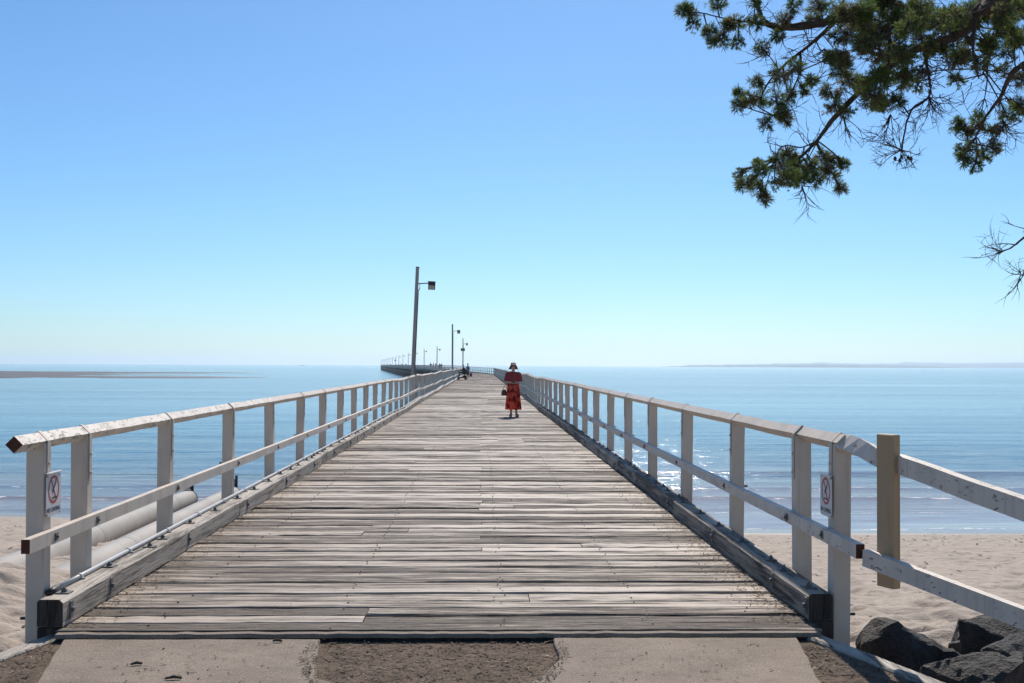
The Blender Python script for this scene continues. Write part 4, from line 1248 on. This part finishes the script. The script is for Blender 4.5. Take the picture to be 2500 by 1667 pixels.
def on_slab():
    while True:
        x, y = rl.uniform(-2.2, 1.8), rl.uniform(5.6, 6.5)
        if not (-1.0 < x < 0.5): return x, y, -0.027
def cut_rim():
    a = math.pi * rl.random(); cx_, sx_ = math.cos(a), math.sin(a); k_ = rl.uniform(0.97, 1.10)
    return -0.25 + 0.69 * k_ * math.copysign(abs(cx_) ** 0.55, cx_), 6.635 - 1.06 * k_ * abs(sx_) ** 0.72, -0.026
chips('bark_chips', 520, cut_rim, 0.006, 0.03, 'bark chips spilling over the rim of the hollow onto the slabs')
chips('leaf_litter', 160, on_slab, 0.006, 0.03, 'scattered dry leaf bits on the concrete slabs')
def on_deck(): return rl.uniform(-2.3, 2.0), 6.7 + abs(rl.gauss(0, 5)), 0.004
chips('leaf_litter', 180, on_deck, 0.006, 0.03, 'scattered dry leaf bits over the deck planks')
def stick(px, py, L, ang, words):
    q = at(px, py, 6.0); t = (-0.027 - CAM.z) / (q.z - CAM.z); q = CAM + (q - CAM) * t
    mb = MB(); d = Vector((math.cos(ang), math.sin(ang), 0))
    mb.tube([q - d * L / 2 + Vector((0, 0, 0.008)), q + Vector((0, 0.006, 0.014)), q + d * L / 2 + Vector((0, 0, 0.008))], [0.005, 0.009, 0.006], 6)
    tag(mb.build('stick', M['bark']), words, 'stick', 'sticks on the path')
stick(423, 1658, 0.085, 0.15, 'short dark stick lying on the left concrete slab, lowest in the picture')
stick(333, 1623, 0.06, 0.3, 'short brown stick lying on the left concrete slab near its left edge')
stick(677, 1567, 0.055, 0.0, 'short dark stick lying on the left concrete slab close to the deck edge')

# weed, shell and stick litter on the sand, thickest along the last tide line
def wrack():
    while True:
        x = rl.uniform(-16, 16)
        y = rl.gauss(26.5, 1.0) if rl.random() < 0.35 else rl.uniform(9, 29)
        if -2.9 < x < 2.6: continue
        z = float(np.interp(y, BEACH[1], BEACH[2][:, min(np.searchsorted(BEACH[0], x), len(BEACH[0]) - 1)]))
        if z > -2.95: return x, y, z + 0.004
chips('beach_wrack', 1500, wrack, 0.03, 0.12, 'dark weed and stick litter scattered over the beach sand')

# ---------------------------------------------------------------- small far things on the water
M['boathull'] = plain('boat_hull', (0.12, 0.12, 0.13), 0.5, 0, 0.2, 1.0)
q = at(737, 886.9, 4300.0)
e = empty('boat', (q.x, 4300, SEA))
mb = MB(); mb.add([(-6, -1.6, 1.5), (5, -1.6, 1.6), (7.5, 0, 2.0), (5, 1.6, 1.6), (-6, 1.6, 1.5), (-5.6, -1.2, -0.3), (4.4, -1.2, -0.3), (5.8, 0, -0.3), (4.4, 1.2, -0.3), (-5.6, 1.2, -0.3)],
                  [(0, 1, 2, 3, 4), (5, 9, 8, 7, 6), (0, 5, 6, 1), (1, 6, 7, 2), (2, 7, 8, 3), (3, 8, 9, 4), (4, 9, 5, 0)])
mb.build('hull', M['boathull'], e)
mb = MB(); mb.box((0.5, 0, 2.1), (4.5, 2.2, 1.6), 0.2); mb.build('cabin', M['boathull'], e)
tag(e, 'tiny dark boat on the horizon left of the pier', 'boat')
q = at(1780, 895.0, 2600.0)
e = empty('channel_marker', (q.x, 2600, SEA))
mb = MB(); mb.tube([(0, 0, -0.5), (0, 0, 1.0)], [1.1, 0.9], 10); mb.build('float', M['signblack'], e)
mb = MB(); mb.tube([(0, 0, 1.0), (0, 0, 3.0)], [0.6, 0.25], 6); mb.build('tower', M['signblack'], e)
mb = MB(); mb.box((0, 0, 3.2), (0.9, 0.9, 0.5), 0.1); mb.build('topmark', M['signblack'], e)
tag(e, 'tiny dark channel marker floating in front of the far headland', 'buoy')

# ---------------------------------------------------------------- people
M['skin'] = plain('skin', (0.64, 0.41, 0.30), 0.6, 0, 0.15, 20, 0.3)
M['hair'] = plain('dark_hair', (0.05, 0.035, 0.028), 0.6, 0, 0.3, 40)
M['hatwhite'] = plain('white_hat', (0.86, 0.82, 0.76), 0.8, 0, 0.1, 10)
M['hatdark'] = plain('hat_lining', (0.22, 0.13, 0.11), 0.85, 0, 0.2, 10)  # dark crown, and the brim underside painted dark for backlit shade; no lining
M['maroon'] = plain('maroon_top', (0.34, 0.045, 0.045), 0.85, 0, 0.3, 9)
M['leather'] = plain('brown_leather', (0.08, 0.025, 0.022), 0.5, 0, 0.3, 20)
M['black'] = plain('black_cloth', (0.018, 0.019, 0.024), 0.85, 0, 0.3, 8)
M['lilac'] = plain('lilac_shirt', (0.19, 0.20, 0.34), 0.85, 0, 0.2, 8)
M['navy'] = plain('navy_cloth', (0.03, 0.035, 0.06), 0.85, 0, 0.2, 8)
M['plum'] = plain('plum_bag', (0.055, 0.03, 0.07), 0.7, 0, 0.2, 8)
m = NT('red_flower_skirt')
p = m.pos(); n1 = m.noise(p, 7.0, 3, 0.5, 0.5)
c = m.ramp(n1, [(0.40, (0.16, 0.012, 0.012)), (0.50, (0.74, 0.10, 0.055)), (0.66, (0.88, 0.22, 0.13))])
b = m.pbsdf(c, 0.85, None, 0.2)
tr = m.n('ShaderNodeBsdfTranslucent'); m.l(c, tr.inputs['Color'])
mx = m.n('ShaderNodeMixShader'); mx.inputs[0].default_value = 0.6
m.l(b.outputs[0], mx.inputs[1]); m.l(tr.outputs[0], mx.inputs[2]); m.l(mx.outputs[0], m.out.inputs['Surface'])
M['skirt'] = m.m

def skin_mesh(name, joints, bones, mat, sub=1):
    """joints: {key: ((x, y, z), radius)}; one continuous surface grown over the bones"""
    keys = list(joints)
    me = bpy.data.meshes.new('sk')
    me.from_pydata([joints[k][0] for k in keys], [(keys.index(a), keys.index(b)) for a, b in bones], [])
    o = bpy.data.objects.new('sk', me); COL.objects.link(o)
    md = o.modifiers.new('skin', 'SKIN')
    md.use_smooth_shade = True
    md.branch_smoothing = 0.6
    sb = o.modifiers.new('sub', 'SUBSURF'); sb.levels = sub; sb.render_levels = sub
    sv = me.skin_vertices[0].data
    for i, k in enumerate(keys):
        r_ = joints[k][1]
        sv[i].radius = r_ if isinstance(r_, tuple) else (r_, r_)
        sv[i].use_root = (i == 0)
    dg = bpy.context.evaluated_depsgraph_get()
    out = bpy.data.meshes.new_from_object(o.evaluated_get(dg))
    bpy.data.objects.remove(o); bpy.data.meshes.remove(me)
    out.name = name
    out.materials.clear(); out.materials.append(mat)
    return out

def join_into(me, parts):
    bm = bmesh.new(); bm.from_mesh(me)
    for q in parts: bm.from_mesh(q)
    for f in bm.faces: f.smooth = True
    bm.to_mesh(me); bm.free()
    return me

def hand(wrist, d, side, curl, up):
    """palm, four fingers of different lengths and a thumb, as short chains"""
    d = d.normalized(); s_ = side.normalized(); n = d.cross(s_).normalized() * (1 if up else -1)
    J = {'w': (tuple(wrist), 0.024), 'p': (tuple(wrist + d * 0.05), (0.036, 0.018)), 'k': (tuple(wrist + d * 0.085), (0.036, 0.014))}
    E = [('w', 'p'), ('p', 'k')]
    out = [skin_mesh('palm', J, E, M['skin'], 1)]
    for i, (o_, L) in enumerate(((-0.028, 0.058), (-0.010, 0.068), (0.009, 0.064), (0.027, 0.050))):
        b_ = wrist + d * 0.082 + s_ * o_
        d1 = (d * math.cos(curl) - n * math.sin(curl)).normalized()
        d2 = (d * math.cos(2 * curl) - n * math.sin(2 * curl)).normalized()
        J = {'a': (tuple(b_), 0.0095), 'b': (tuple(b_ + d1 * L * 0.5), 0.0088), 'c': (tuple(b_ + d1 * L * 0.5 + d2 * L * 0.5), 0.0075)}
        out.append(skin_mesh('finger', J, [('a', 'b'), ('b', 'c')], M['skin'], 1))
    b_ = wrist + d * 0.035 - s_ * 0.03
    J = {'a': (tuple(b_), 0.012), 'b': (tuple(b_ - s_ * 0.022 + d * 0.022), 0.0105), 'c': (tuple(b_ - s_ * 0.028 + d * 0.052 - n * 0.012), 0.009)}
    out.append(skin_mesh('thumb', J, [('a', 'b'), ('b', 'c')], M['skin'], 1))
    return out

def head_parts(c, fwd):
    """nose, ears and eye sockets joined to the body; returns meshes"""
    f_ = fwd.normalized(); s_ = f_.cross(Vector((0, 0, 1))).normalized(); u = Vector((0, 0, 1))
    parts = []
    J = {'a': (tuple(c + f_ * 0.070 + u * 0.012), 0.010), 'b': (tuple(c + f_ * 0.088 - u * 0.016), 0.014), 'c': (tuple(c + f_ * 0.076 - u * 0.026), 0.012)}
    parts.append(skin_mesh('nose', J, [('a', 'b'), ('b', 'c')], M['skin'], 1))
    for k in (-1, 1):
        J = {'a': (tuple(c + s_ * k * 0.074 + u * 0.016), 0.012), 'b': (tuple(c + s_ * k * 0.078 - u * 0.024), 0.010)}
        parts.append(skin_mesh('ear', J, [('a', 'b')], M['skin'], 1))
    return parts
def face_marks(c, fwd, parent):
    f_ = fwd.normalized(); s_ = f_.cross(Vector((0, 0, 1))).normalized(); u = Vector((0, 0, 1))
    Mz = Matrix.Rotation(math.atan2(s_.y, s_.x), 3, 'Z')
    for k in (-1, 1):
        mb = MB(); mb.box(c + f_ * 0.079 + s_ * k * 0.031 + u * 0.012, (0.022, 0.008, 0.010), 0.003, Mz); mb.build('eye', M['hair'], parent)
        mb = MB(); mb.box(c + f_ * 0.080 + s_ * k * 0.032 + u * 0.030, (0.030, 0.008, 0.006), 0.002, Mz); mb.build('eyebrow', M['hair'], parent)
    mb = MB(); mb.box(c + f_ * 0.079 - u * 0.048, (0.042, 0.010, 0.010), 0.003, Mz); mb.build('mouth', M['signred'], parent)

def loft(secs, k=24, caps=False, fold=None):
    """stack of ellipses (cx, cy, z, rx, ry)"""
    mb = MB(); vv = []
    for i, (cx, cy, z, rx, ry) in enumerate(secs):
        for j in range(k):
            a = 2 * math.pi * j / k
            w = 1 + (fold(i, a) if fold else 0)
            vv.append((cx + rx * w * math.cos(a), cy + ry * w * math.sin(a), z))
    ff = [(i * k + j, i * k + (j + 1) % k, (i + 1) * k + (j + 1) % k, (i + 1) * k + j) for i in range(len(secs) - 1) for j in range(k)]
    if caps: ff += [tuple(range(k)), tuple(reversed(range((len(secs) - 1) * k, len(secs) * k)))]
    mb.add(vv, ff, True)
    return mb

# --- the person in the red dress, facing the camera (-Y)
wx, wy = 1.0, 34.4
woman = empty('person', (wx, wy, 0))
tag(woman, 'person in a red patterned dress and white sun hat standing on the deck', 'person')
J = {'pel': ((0, 0, 0.88), (0.145, 0.105)), 'wai': ((0, 0, 1.04), (0.135, 0.10)), 'che': ((0, 0.005, 1.22), (0.15, 0.105)), 'nb': ((0, 0.01, 1.37), (0.07, 0.06)),
     'nk': ((0, 0.0, 1.43), 0.048), 'hd0': ((0, -0.012, 1.475), (0.058, 0.07)), 'hd1': ((0, -0.006, 1.535), (0.074, 0.088)), 'hd2': ((0, 0.0, 1.60), (0.068, 0.08)),
     'sl': ((-0.165, 0.01, 1.335), 0.055), 'el': ((-0.215, 0.0, 1.09), 0.040), 'wl': ((-0.055, -0.20, 1.06), 0.026),
     'sr': ((0.165, 0.01, 1.335), 0.055), 'er': ((0.215, 0.0, 1.09), 0.040), 'wr': ((0.075, -0.20, 1.05), 0.026),
     'hl': ((-0.085, 0, 0.82), 0.085), 'kl': ((-0.075, 0, 0.47), 0.055), 'cl': ((-0.07, 0.012, 0.32), 0.048), 'al': ((-0.065, 0.015, 0.085), 0.033), 'tl': ((-0.085, -0.12, 0.035), (0.038, 0.022)),
     'hr': ((0.085, 0, 0.82), 0.085), 'kr': ((0.085, 0, 0.47), 0.055), 'cr': ((0.095, 0.012, 0.32), 0.048), 'ar': ((0.10, 0.015, 0.085), 0.033), 'tr': ((0.13, -0.12, 0.035), (0.038, 0.022))}
E = [('pel', 'wai'), ('wai', 'che'), ('che', 'nb'), ('nb', 'nk'), ('nk', 'hd0'), ('hd0', 'hd1'), ('hd1', 'hd2'), ('che', 'sl'), ('sl', 'el'), ('el', 'wl'), ('che', 'sr'), ('sr', 'er'), ('er', 'wr'),
     ('pel', 'hl'), ('hl', 'kl'), ('kl', 'cl'), ('cl', 'al'), ('al', 'tl'), ('pel', 'hr'), ('hr', 'kr'), ('kr', 'cr'), ('cr', 'ar'), ('ar', 'tr')]
body = skin_mesh('body', J, E, M['skin'], 2)
hc = Vector((0, -0.006, 1.535))
body = join_into(body, head_parts(hc, Vector((0, -1, 0))) + hand(Vector((-0.055, -0.20, 1.06)), Vector((0.75, -0.45, 0.25)), Vector((0, -0.4, 0.9)), 0.55, True)
                 + hand(Vector((0.075, -0.20, 1.05)), Vector((-0.75, -0.40, 0.15)), Vector((0, 0.4, -0.9)), 0.55, True))
link_mesh('body', body, woman)
face_marks(hc, Vector((0, -1, 0)), woman)
mb = loft([(0, 0.012, 1.50, 0.082, 0.088), (0, 0.014, 1.56, 0.086, 0.094), (0, 0.012, 1.615, 0.080, 0.088), (0, 0.01, 1.655, 0.05, 0.056), (0, 0.01, 1.668, 0.004, 0.004)], 20)
mb.v = [(x, max(y, -0.045), z) for x, y, z in mb.v]
mb.build('hair', M['hair'], woman)
rw = random.Random(4)
fold = lambda i, a: 0.05 * (i / 10.0) * math.sin(9 * a + 0.6) + 0.025 * (i / 10.0) * math.sin(5 * a + 2)
sk = [(0, 0, 1.04, 0.172, 0.125), (0, 0, 0.98, 0.180, 0.132), (0, 0, 0.90, 0.192, 0.143), (0, 0, 0.80, 0.202, 0.152), (0, 0, 0.68, 0.212, 0.165), (0, 0, 0.56, 0.224, 0.18), (0, 0, 0.44, 0.236, 0.195), (0, 0, 0.33, 0.246, 0.205), (0, 0, 0.225, 0.252, 0.21)]
loft(sk, 48, False, fold).build('skirt', M['skirt'], woman)
mb = loft([(0, 0, 1.02, 0.182, 0.135), (0, 0, 1.06, 0.168, 0.125), (0, 0.0, 1.14, 0.170, 0.13), (0, 0.0, 1.24, 0.185, 0.138), (0, 0.005, 1.32, 0.195, 0.125), (0, 0.008, 1.37, 0.165, 0.10), (0, 0.008, 1.40, 0.10, 0.085)], 28)
mb.build('bodice', M['maroon'], woman)
for s_ in (-1, 1):
    mb = MB(); mb.tube([(s_ * 0.12, 0.01, 1.345), (s_ * 0.175, 0.01, 1.325), (s_ * 0.205, 0.005, 1.21), (s_ * 0.222, -0.005, 1.10)], [0.075, 0.078, 0.072, 0.075], 14, False)
    mb.build('sleeve', M['maroon'], woman)
    x = -0.07 if s_ < 0 else 0.108
    mb = MB(); tx = -0.085 if s_ < 0 else 0.13
    mb.sweep([(x + (x - tx) * 0.3, 0.055, 0.012), (x, 0.0, 0.012), ((x + tx) / 2, -0.06, 0.012), (tx, -0.155, 0.012)], [(-0.036, -0.011), (0.036, -0.011), (0.036, 0.011), (-0.036, 0.011)], scales=[0.85, 0.9, 1.0, 0.95])
    mb.sweep([(tx - 0.035, -0.09, 0.025), (tx - 0.01, -0.09, 0.066), (tx + 0.015, -0.09, 0.066), (tx + 0.037, -0.09, 0.025)], [(-0.02, -0.004), (0.02, -0.004), (0.02, 0.004), (-0.02, 0.004)], up=(0, 1, 0))
    mb.tube([(x - 0.03, 0.03, 0.02), (x - 0.036, 0.0, 0.10), (x, -0.034, 0.11), (x + 0.036, 0.0, 0.10), (x + 0.03, 0.03, 0.02)], 0.008, 6)
    mb.build('sandal', M['leather'], woman)
# hat: dark crown, wide white brim curling down at both sides
mb = MB(); k = 32; vv = []
RR = (0.088, 0.118, 0.146, 0.170)
for i, r_ in enumerate(RR):
    for j in range(k):
        a = 2 * math.pi * j / k
        t = (r_ - 0.088) / 0.082
        ca, sa = abs(math.cos(a)), abs(math.sin(a))
        droop = t * max(0.150 * ca ** 2.0, 0.135 if math.sin(a) > 0.0 else 0.0) - 0.055 * t * sa ** 2 * (math.sin(a) < 0)
        vv.append((r_ * math.cos(a) * (1.0 - 0.10 * t * ca), 0.008 + r_ * 1.05 * math.sin(a), 1.618 - droop))
n = len(vv)
vv += [(x * 0.985, y, z - 0.008) for x, y, z in vv]
ff, fl = [], []
for i in range(3):
    for j in range(k):
        j2 = (j + 1) % k
        ff.append((i * k + j, (i + 1) * k + j, (i + 1) * k + j2, i * k + j2))
        fl.append((n + i * k + j, n + i * k + j2, n + (i + 1) * k + j2, n + (i + 1) * k + j))
ff += [(3 * k + j, n + 3 * k + j, n + 3 * k + (j + 1) % k, 3 * k + (j + 1) % k) for j in range(k)]
ml = MB(); ml.add(vv, [f for f in fl if vv[f[0]][1] > -0.06], True)  # backlit underside of the brim painted dark, front left white as if lit through
ff += [f for f in fl if vv[f[0]][1] <= -0.06]
mb.add(vv, ff, True)
hat = mb.build('hat', M['hatwhite'], woman)
ml.build('brim_shade', M['hatdark'], hat)
loft([(0, 0.008, 1.607, 0.090, 0.096), (0, 0.008, 1.64, 0.086, 0.092), (0, 0.008, 1.675, 0.07, 0.078), (0, 0.008, 1.69, 0.03, 0.03), (0, 0.008, 1.692, 0.002, 0.002)], 22).build('hat_crown', M['hatdark'], hat)
mb = MB(); mb.box((0.0, -0.275, 1.09), (0.075, 0.024, 0.05), 0.006); mb.tube([(0.0, -0.287, 1.09), (0.0, -0.30, 1.09)], 0.014, 10)
o = mb.build('camera_in_hand', M['signblack'], None, (wx, wy, 0))
o.name = 'compact_camera'
tag(o, 'small dark camera held in the hands of the person in red', 'camera')
bag = empty('handbag', (wx - 0.285, wy - 0.05, 0.66))
mb = MB()
vv = []
for z, rx, ry in ((0.0, 0.080, 0.035), (0.02, 0.086, 0.042), (0.10, 0.082, 0.040), (0.16, 0.064, 0.028), (0.185, 0.040, 0.016)):
    for j in range(16):
        a = 2 * math.pi * j / 16
        vv.append((rx * math.copysign(abs(math.cos(a)) ** 0.6, math.cos(a)), ry * math.copysign(abs(math.sin(a)) ** 0.6, math.sin(a)), z))
mb.add(vv, [(i * 16 + j, i * 16 + (j + 1) % 16, (i + 1) * 16 + (j + 1) % 16, (i + 1) * 16 + j) for i in range(4) for j in range(16)] + [tuple(range(15, -1, -1)), tuple(range(64, 80))], True)
mb.build('bag_body', M['leather'], bag)
mb = MB(); mb.tube([(-0.05, 0, 0.17), (0.02, 0.005, 0.30), (0.085, 0.01, 0.435), (0.10, 0.0, 0.43), (0.09, -0.01, 0.32), (0.05, 0, 0.17)], 0.007, 6); mb.build('strap', M['leather'], bag)
tag(bag, 'dark red-brown handbag hanging from the arm of the person in red', 'bag')

# --- two people with a mobility scooter near the left kerb
def figure(name, loc, rz, J, E, mat, words, shirt=None, sub=1, group=None, cat='person'):
    e = empty(name, loc, rz)
    me = skin_mesh('body', J, E, mat, sub)
    link_mesh('body', me, e)
    tag(e, words, cat, group)
    return e
STAND = {'pel': ((0, 0, 0.95), (0.15, 0.11)), 'wai': ((0, 0, 1.10), (0.14, 0.105)), 'che': ((0, 0.0, 1.30), (0.165, 0.115)), 'nb': ((0, 0.0, 1.45), 0.065), 'hd0': ((0, -0.02, 1.55), (0.06, 0.075)), 'hd1': ((0, -0.015, 1.63), (0.075, 0.09)), 'hd2': ((0, 0.0, 1.70), (0.06, 0.07)),
         'sl': ((-0.18, 0, 1.41), 0.06), 'el': ((-0.23, 0.02, 1.14), 0.045), 'wl': ((-0.22, -0.10, 0.90), 0.03), 'fl': ((-0.21, -0.16, 0.82), (0.03, 0.018)),
         'sr': ((0.18, 0, 1.41), 0.06), 'er': ((0.23, 0.03, 1.14), 0.045), 'wr': ((0.24, -0.02, 0.88), 0.03), 'fr': ((0.24, -0.04, 0.79), (0.03, 0.018)),
         'hl': ((-0.09, 0, 0.88), 0.09), 'kl': ((-0.10, -0.02, 0.50), 0.06), 'al': ((-0.10, 0.02, 0.08), 0.038), 'tl': ((-0.11, -0.14, 0.035), (0.042, 0.028)),
         'hr': ((0.09, 0, 0.88), 0.09), 'kr': ((0.10, 0.02, 0.50), 0.06), 'ar': ((0.10, 0.05, 0.08), 0.038), 'tr': ((0.11, -0.11, 0.035), (0.042, 0.028))}
SE = [('pel', 'wai'), ('wai', 'che'), ('che', 'nb'), ('nb', 'hd0'), ('hd0', 'hd1'), ('hd1', 'hd2'), ('che', 'sl'), ('sl', 'el'), ('el', 'wl'), ('wl', 'fl'), ('che', 'sr'), ('sr', 'er'), ('er', 'wr'), ('wr', 'fr'),
      ('pel', 'hl'), ('hl', 'kl'), ('kl', 'al'), ('al', 'tl'), ('pel', 'hr'), ('hr', 'kr'), ('kr', 'ar'), ('ar', 'tr')]
def dress(e, shirt, shorts, hat_, lean=0.0):
    loft([(0, 0, 0.86, 0.175, 0.135), (0, 0, 1.0, 0.172, 0.132), (0, 0, 1.15, 0.172, 0.132), (0, 0.0, 1.30, 0.192, 0.142), (0, 0, 1.40, 0.19, 0.125), (0, 0, 1.46, 0.11, 0.09), (0, 0, 1.485, 0.07, 0.07)], 20).build('shirt', shirt, e)
    for s_ in (-1, 1):
        mb = MB(); mb.tube([(s_ * 0.12, 0, 1.41), (s_ * 0.185, 0, 1.405), (s_ * 0.22, 0.015, 1.25), (s_ * 0.235, 0.02, 1.15)], [0.075, 0.08, 0.075, 0.07], 10, False); mb.build('sleeve', shirt, e)
        mb = MB(); mb.tube([(s_ * 0.08, 0, 0.95), (s_ * 0.09, 0, 0.85), (s_ * 0.10, 0, 0.58)], [0.10, 0.11, 0.095], 12, False); mb.build('trouser_leg', shorts, e)
    if hat_:
        h_ = loft([(0, -0.01, 1.70, 0.16, 0.17), (0, -0.005, 1.725, 0.10, 0.105), (0, 0, 1.79, 0.085, 0.09), (0, 0, 1.815, 0.03, 0.03), (0, 0, 1.817, 0.003, 0.003)], 18)
        h_.build('hat', hat_, e)
    else:
        loft([(0, 0.02, 1.60, 0.088, 0.085), (0, 0.015, 1.68, 0.088, 0.095), (0, 0.01, 1.74, 0.06, 0.065), (0, 0.01, 1.77, 0.003, 0.003)], 16).build('hair', M['hair'], e)
sp = (-1.52, 127.0)
e = figure('person', (*sp, zdeck(-1, 128)), R(-45), STAND, SE, M['skin'], 'standing person in a lilac shirt and hat beside the mobility scooter')
dress(e, M['lilac'], M['navy'], M['lilac'])
body = e.children[0].data
b2 = empty('carry_bag', (sp[0] + 0.34, sp[1] - 0.1, zdeck(-1, 128) + 0.28))
mb = MB(); mb.box((0, 0, 0.20), (0.29, 0.16, 0.40), 0.02); mb.build('bag_body', M['plum'], b2)
mb = MB(); mb.tube([(-0.08, 0, 0.39), (-0.06, 0, 0.5), (0.06, 0, 0.5), (0.08, 0, 0.39)], 0.012, 6); mb.build('handle', M['plum'], b2)
tag(b2, 'dark plum carry bag held beside the person in lilac', 'bag')
# scooter faces the rail (-X)
sx_, sy_ = -2.0, 118.0
zs = zdeck(-1, 118)
sc = empty('mobility_scooter', (sx_, sy_, zs))
mb = MB(); mb.box((-0.02, 0, 0.24), (0.95, 0.42, 0.12), 0.03); mb.box((0.25, 0, 0.36), (0.42, 0.46, 0.18), 0.04); mb.build('chassis', M['black'], sc)
mb = MB(); mb.box((0.18, 0, 0.62), (0.46, 0.48, 0.10), 0.03); mb.tube([(0.2, 0, 0.4), (0.2, 0, 0.6)], 0.05, 8); mb.build('seat', M['black'], sc)
mb = MB(); mb.box((0.42, 0, 0.92), (0.09, 0.46, 0.55), 0.03, Matrix.Rotation(R(8), 3, 'Y')); mb.build('backrest', M['black'], sc)
mb = MB(); mb.tube([(-0.42, 0, 0.28), (-0.36, 0, 0.95)], 0.03, 8); mb.tube([(-0.36, -0.26, 0.98), (-0.36, 0.26, 0.98)], 0.018, 8); mb.box((-0.37, 0, 0.98), (0.10, 0.18, 0.12), 0.02); mb.build('tiller', M['darkmetal'], sc)
for (x_, y_, r_) in ((-0.42, -0.24, 0.13), (-0.42, 0.24, 0.13), (0.36, -0.27, 0.15), (0.36, 0.27, 0.15)):
    mb = MB(); mb.tube([(x_, y_ - 0.045, r_), (x_, y_ - 0.03, r_), (x_, y_ + 0.03, r_), (x_, y_ + 0.045, r_)], [r_ * 0.86, r_, r_, r_ * 0.86], 18); w_ = mb.build('wheel', M['black'], sc)
    mb = MB(); mb.tube([(x_, y_ - 0.05, r_), (x_, y_ + 0.05, r_)], r_ * 0.5, 12); mb.build('rim', M['steel'], w_)
mb = MB(); mb.box((0.56, 0, 0.62), (0.20, 0.34, 0.26), 0.03); mb.build('basket', M['darkmetal'], sc)
tag(sc, 'dark mobility scooter parked by the left kerb', 'scooter')
SIT = {'pel': ((0, 0.02, 0.14), (0.16, 0.13)), 'wai': ((0, 0.03, 0.30), (0.15, 0.12)), 'che': ((0, -0.01, 0.50), (0.17, 0.125)), 'nb': ((0, -0.05, 0.64), 0.065), 'hd0': ((0, -0.10, 0.72), (0.06, 0.075)), 'hd1': ((0, -0.11, 0.80), (0.075, 0.09)), 'hd2': ((0, -0.10, 0.87), (0.06, 0.07)),
       'sl': ((-0.19, -0.02, 0.60), 0.06), 'el': ((-0.24, -0.16, 0.36), 0.045), 'wl': ((-0.18, -0.40, 0.34), 0.03), 'fl': ((-0.17, -0.48, 0.35), (0.03, 0.02)),
       'sr': ((0.19, -0.02, 0.60), 0.06), 'er': ((0.24, -0.16, 0.36), 0.045), 'wr': ((0.18, -0.40, 0.34), 0.03), 'fr': ((0.17, -0.48, 0.35), (0.03, 0.02)),
       'hl': ((-0.10, -0.04, 0.10), 0.095), 'kl': ((-0.13, -0.44, 0.12), 0.065), 'al': ((-0.13, -0.52, -0.30), 0.042), 'tl': ((-0.13, -0.68, -0.345), (0.042, 0.03)),
       'hr': ((0.10, -0.04, 0.10), 0.095), 'kr': ((0.13, -0.44, 0.12), 0.065), 'ar': ((0.13, -0.52, -0.30), 0.042), 'tr': ((0.13, -0.68, -0.345), (0.042, 0.03))}
e = figure('person', (sx_ + 0.18, sy_, zs + 0.66), R(-90), SIT, SE, M['skin'], 'seated person in dark clothes on the mobility scooter by the left kerb')
loft([(0, 0.02, 0.00, 0.24, 0.22), (0, 0.03, 0.2, 0.23, 0.21), (0, 0.015, 0.38, 0.225, 0.20), (0, -0.01, 0.52, 0.22, 0.18), (0, -0.03, 0.60, 0.20, 0.13), (0, -0.05, 0.66, 0.10, 0.09)], 20).build('jacket', M['black'], e)
for s_ in (-1, 1):
    mb = MB(); mb.tube([(s_ * 0.13, -0.02, 0.60), (s_ * 0.19, -0.02, 0.595), (s_ * 0.24, -0.16, 0.36), (s_ * 0.19, -0.37, 0.34)], [0.07, 0.078, 0.06, 0.05], 10, False); mb.build('sleeve', M['black'], e)
    mb = MB(); mb.tube([(s_ * 0.10, 0.0, 0.11), (s_ * 0.13, -0.43, 0.13), (s_ * 0.13, -0.50, 0.02), (s_ * 0.13, -0.52, -0.28)], [0.11, 0.085, 0.075, 0.06], 12, False); mb.build('trouser_leg', M['black'], e)
loft([(0, -0.11, 0.86, 0.15, 0.16), (0, -0.105, 0.885, 0.09, 0.1), (0, -0.10, 0.94, 0.08, 0.085), (0, -0.1, 0.96, 0.003, 0.003)], 18).build('hat', M['navy'], e)

# --- far anglers along the left rail beyond the bend
stand_me = skin_mesh('body', STAND, SE, M['skin'], 1)
def far_person(px, inx, rz, shirt, hat_, words):
    y_ = 17.24 / (0.108 + (px - 1175) / F)
    e = empty('person', (side_x(-1, y_, inx), y_, zdeck(-1, y_)), rz)
    link_mesh('body', stand_me, e)
    dress(e, shirt, M['navy'], hat_)
    tag(e, words, 'person', 'people on the far leg of the pier')
far_person(1065.5, 0.7, R(200), M['navy'], None, 'distant person in dark clothes at the foot of the lamp post past the bend')
far_person(1068.0, 0.9, R(120), M['black'], None, 'distant person close behind the one at the lamp post past the bend')
far_person(1045.5, 0.6, R(160), M['black'], M['navy'], 'distant person alone at the rail, left of the pair past the bend')
far_person(1050.0, 0.8, R(100), M['navy'], None, 'distant person at the rail, left one of the pair past the bend')
far_person(1055.5, 0.8, R(250), M['black'], None, 'distant person at the rail, right one of the pair past the bend')
for i, px in enumerate((987, 978, 973.5, 970, 964, 952, 944)):
    far_person(px, 0.7, R(40 * i), (M['navy'], M['black'])[i % 2], None, ['first', 'second', 'third', 'fourth', 'fifth', 'sixth', 'seventh'][i] + ' tiny distant figure leftwards from the tallest lamp post, at the rail')

# ---------------------------------------------------------------- air
HAZE = 1.3e-4
if HAZE > 0:
    mb = MB(); mb.box((0, 5900, 30 - 2.9), (25200, 13200, 66))
    m = NT('haze')
    v = m.n('ShaderNodeVolumePrincipled')
    v.inputs['Color'].default_value = (0.80, 0.91, 1.0, 1)
    v.inputs['Density'].default_value = HAZE
    v.inputs['Anisotropy'].default_value = 0.55
    m.l(v.outputs[0], m.out.inputs['Volume'])
    tag(mb.build('haze', m.m), 'thin sea haze over the water', 'haze', kind='stuff')
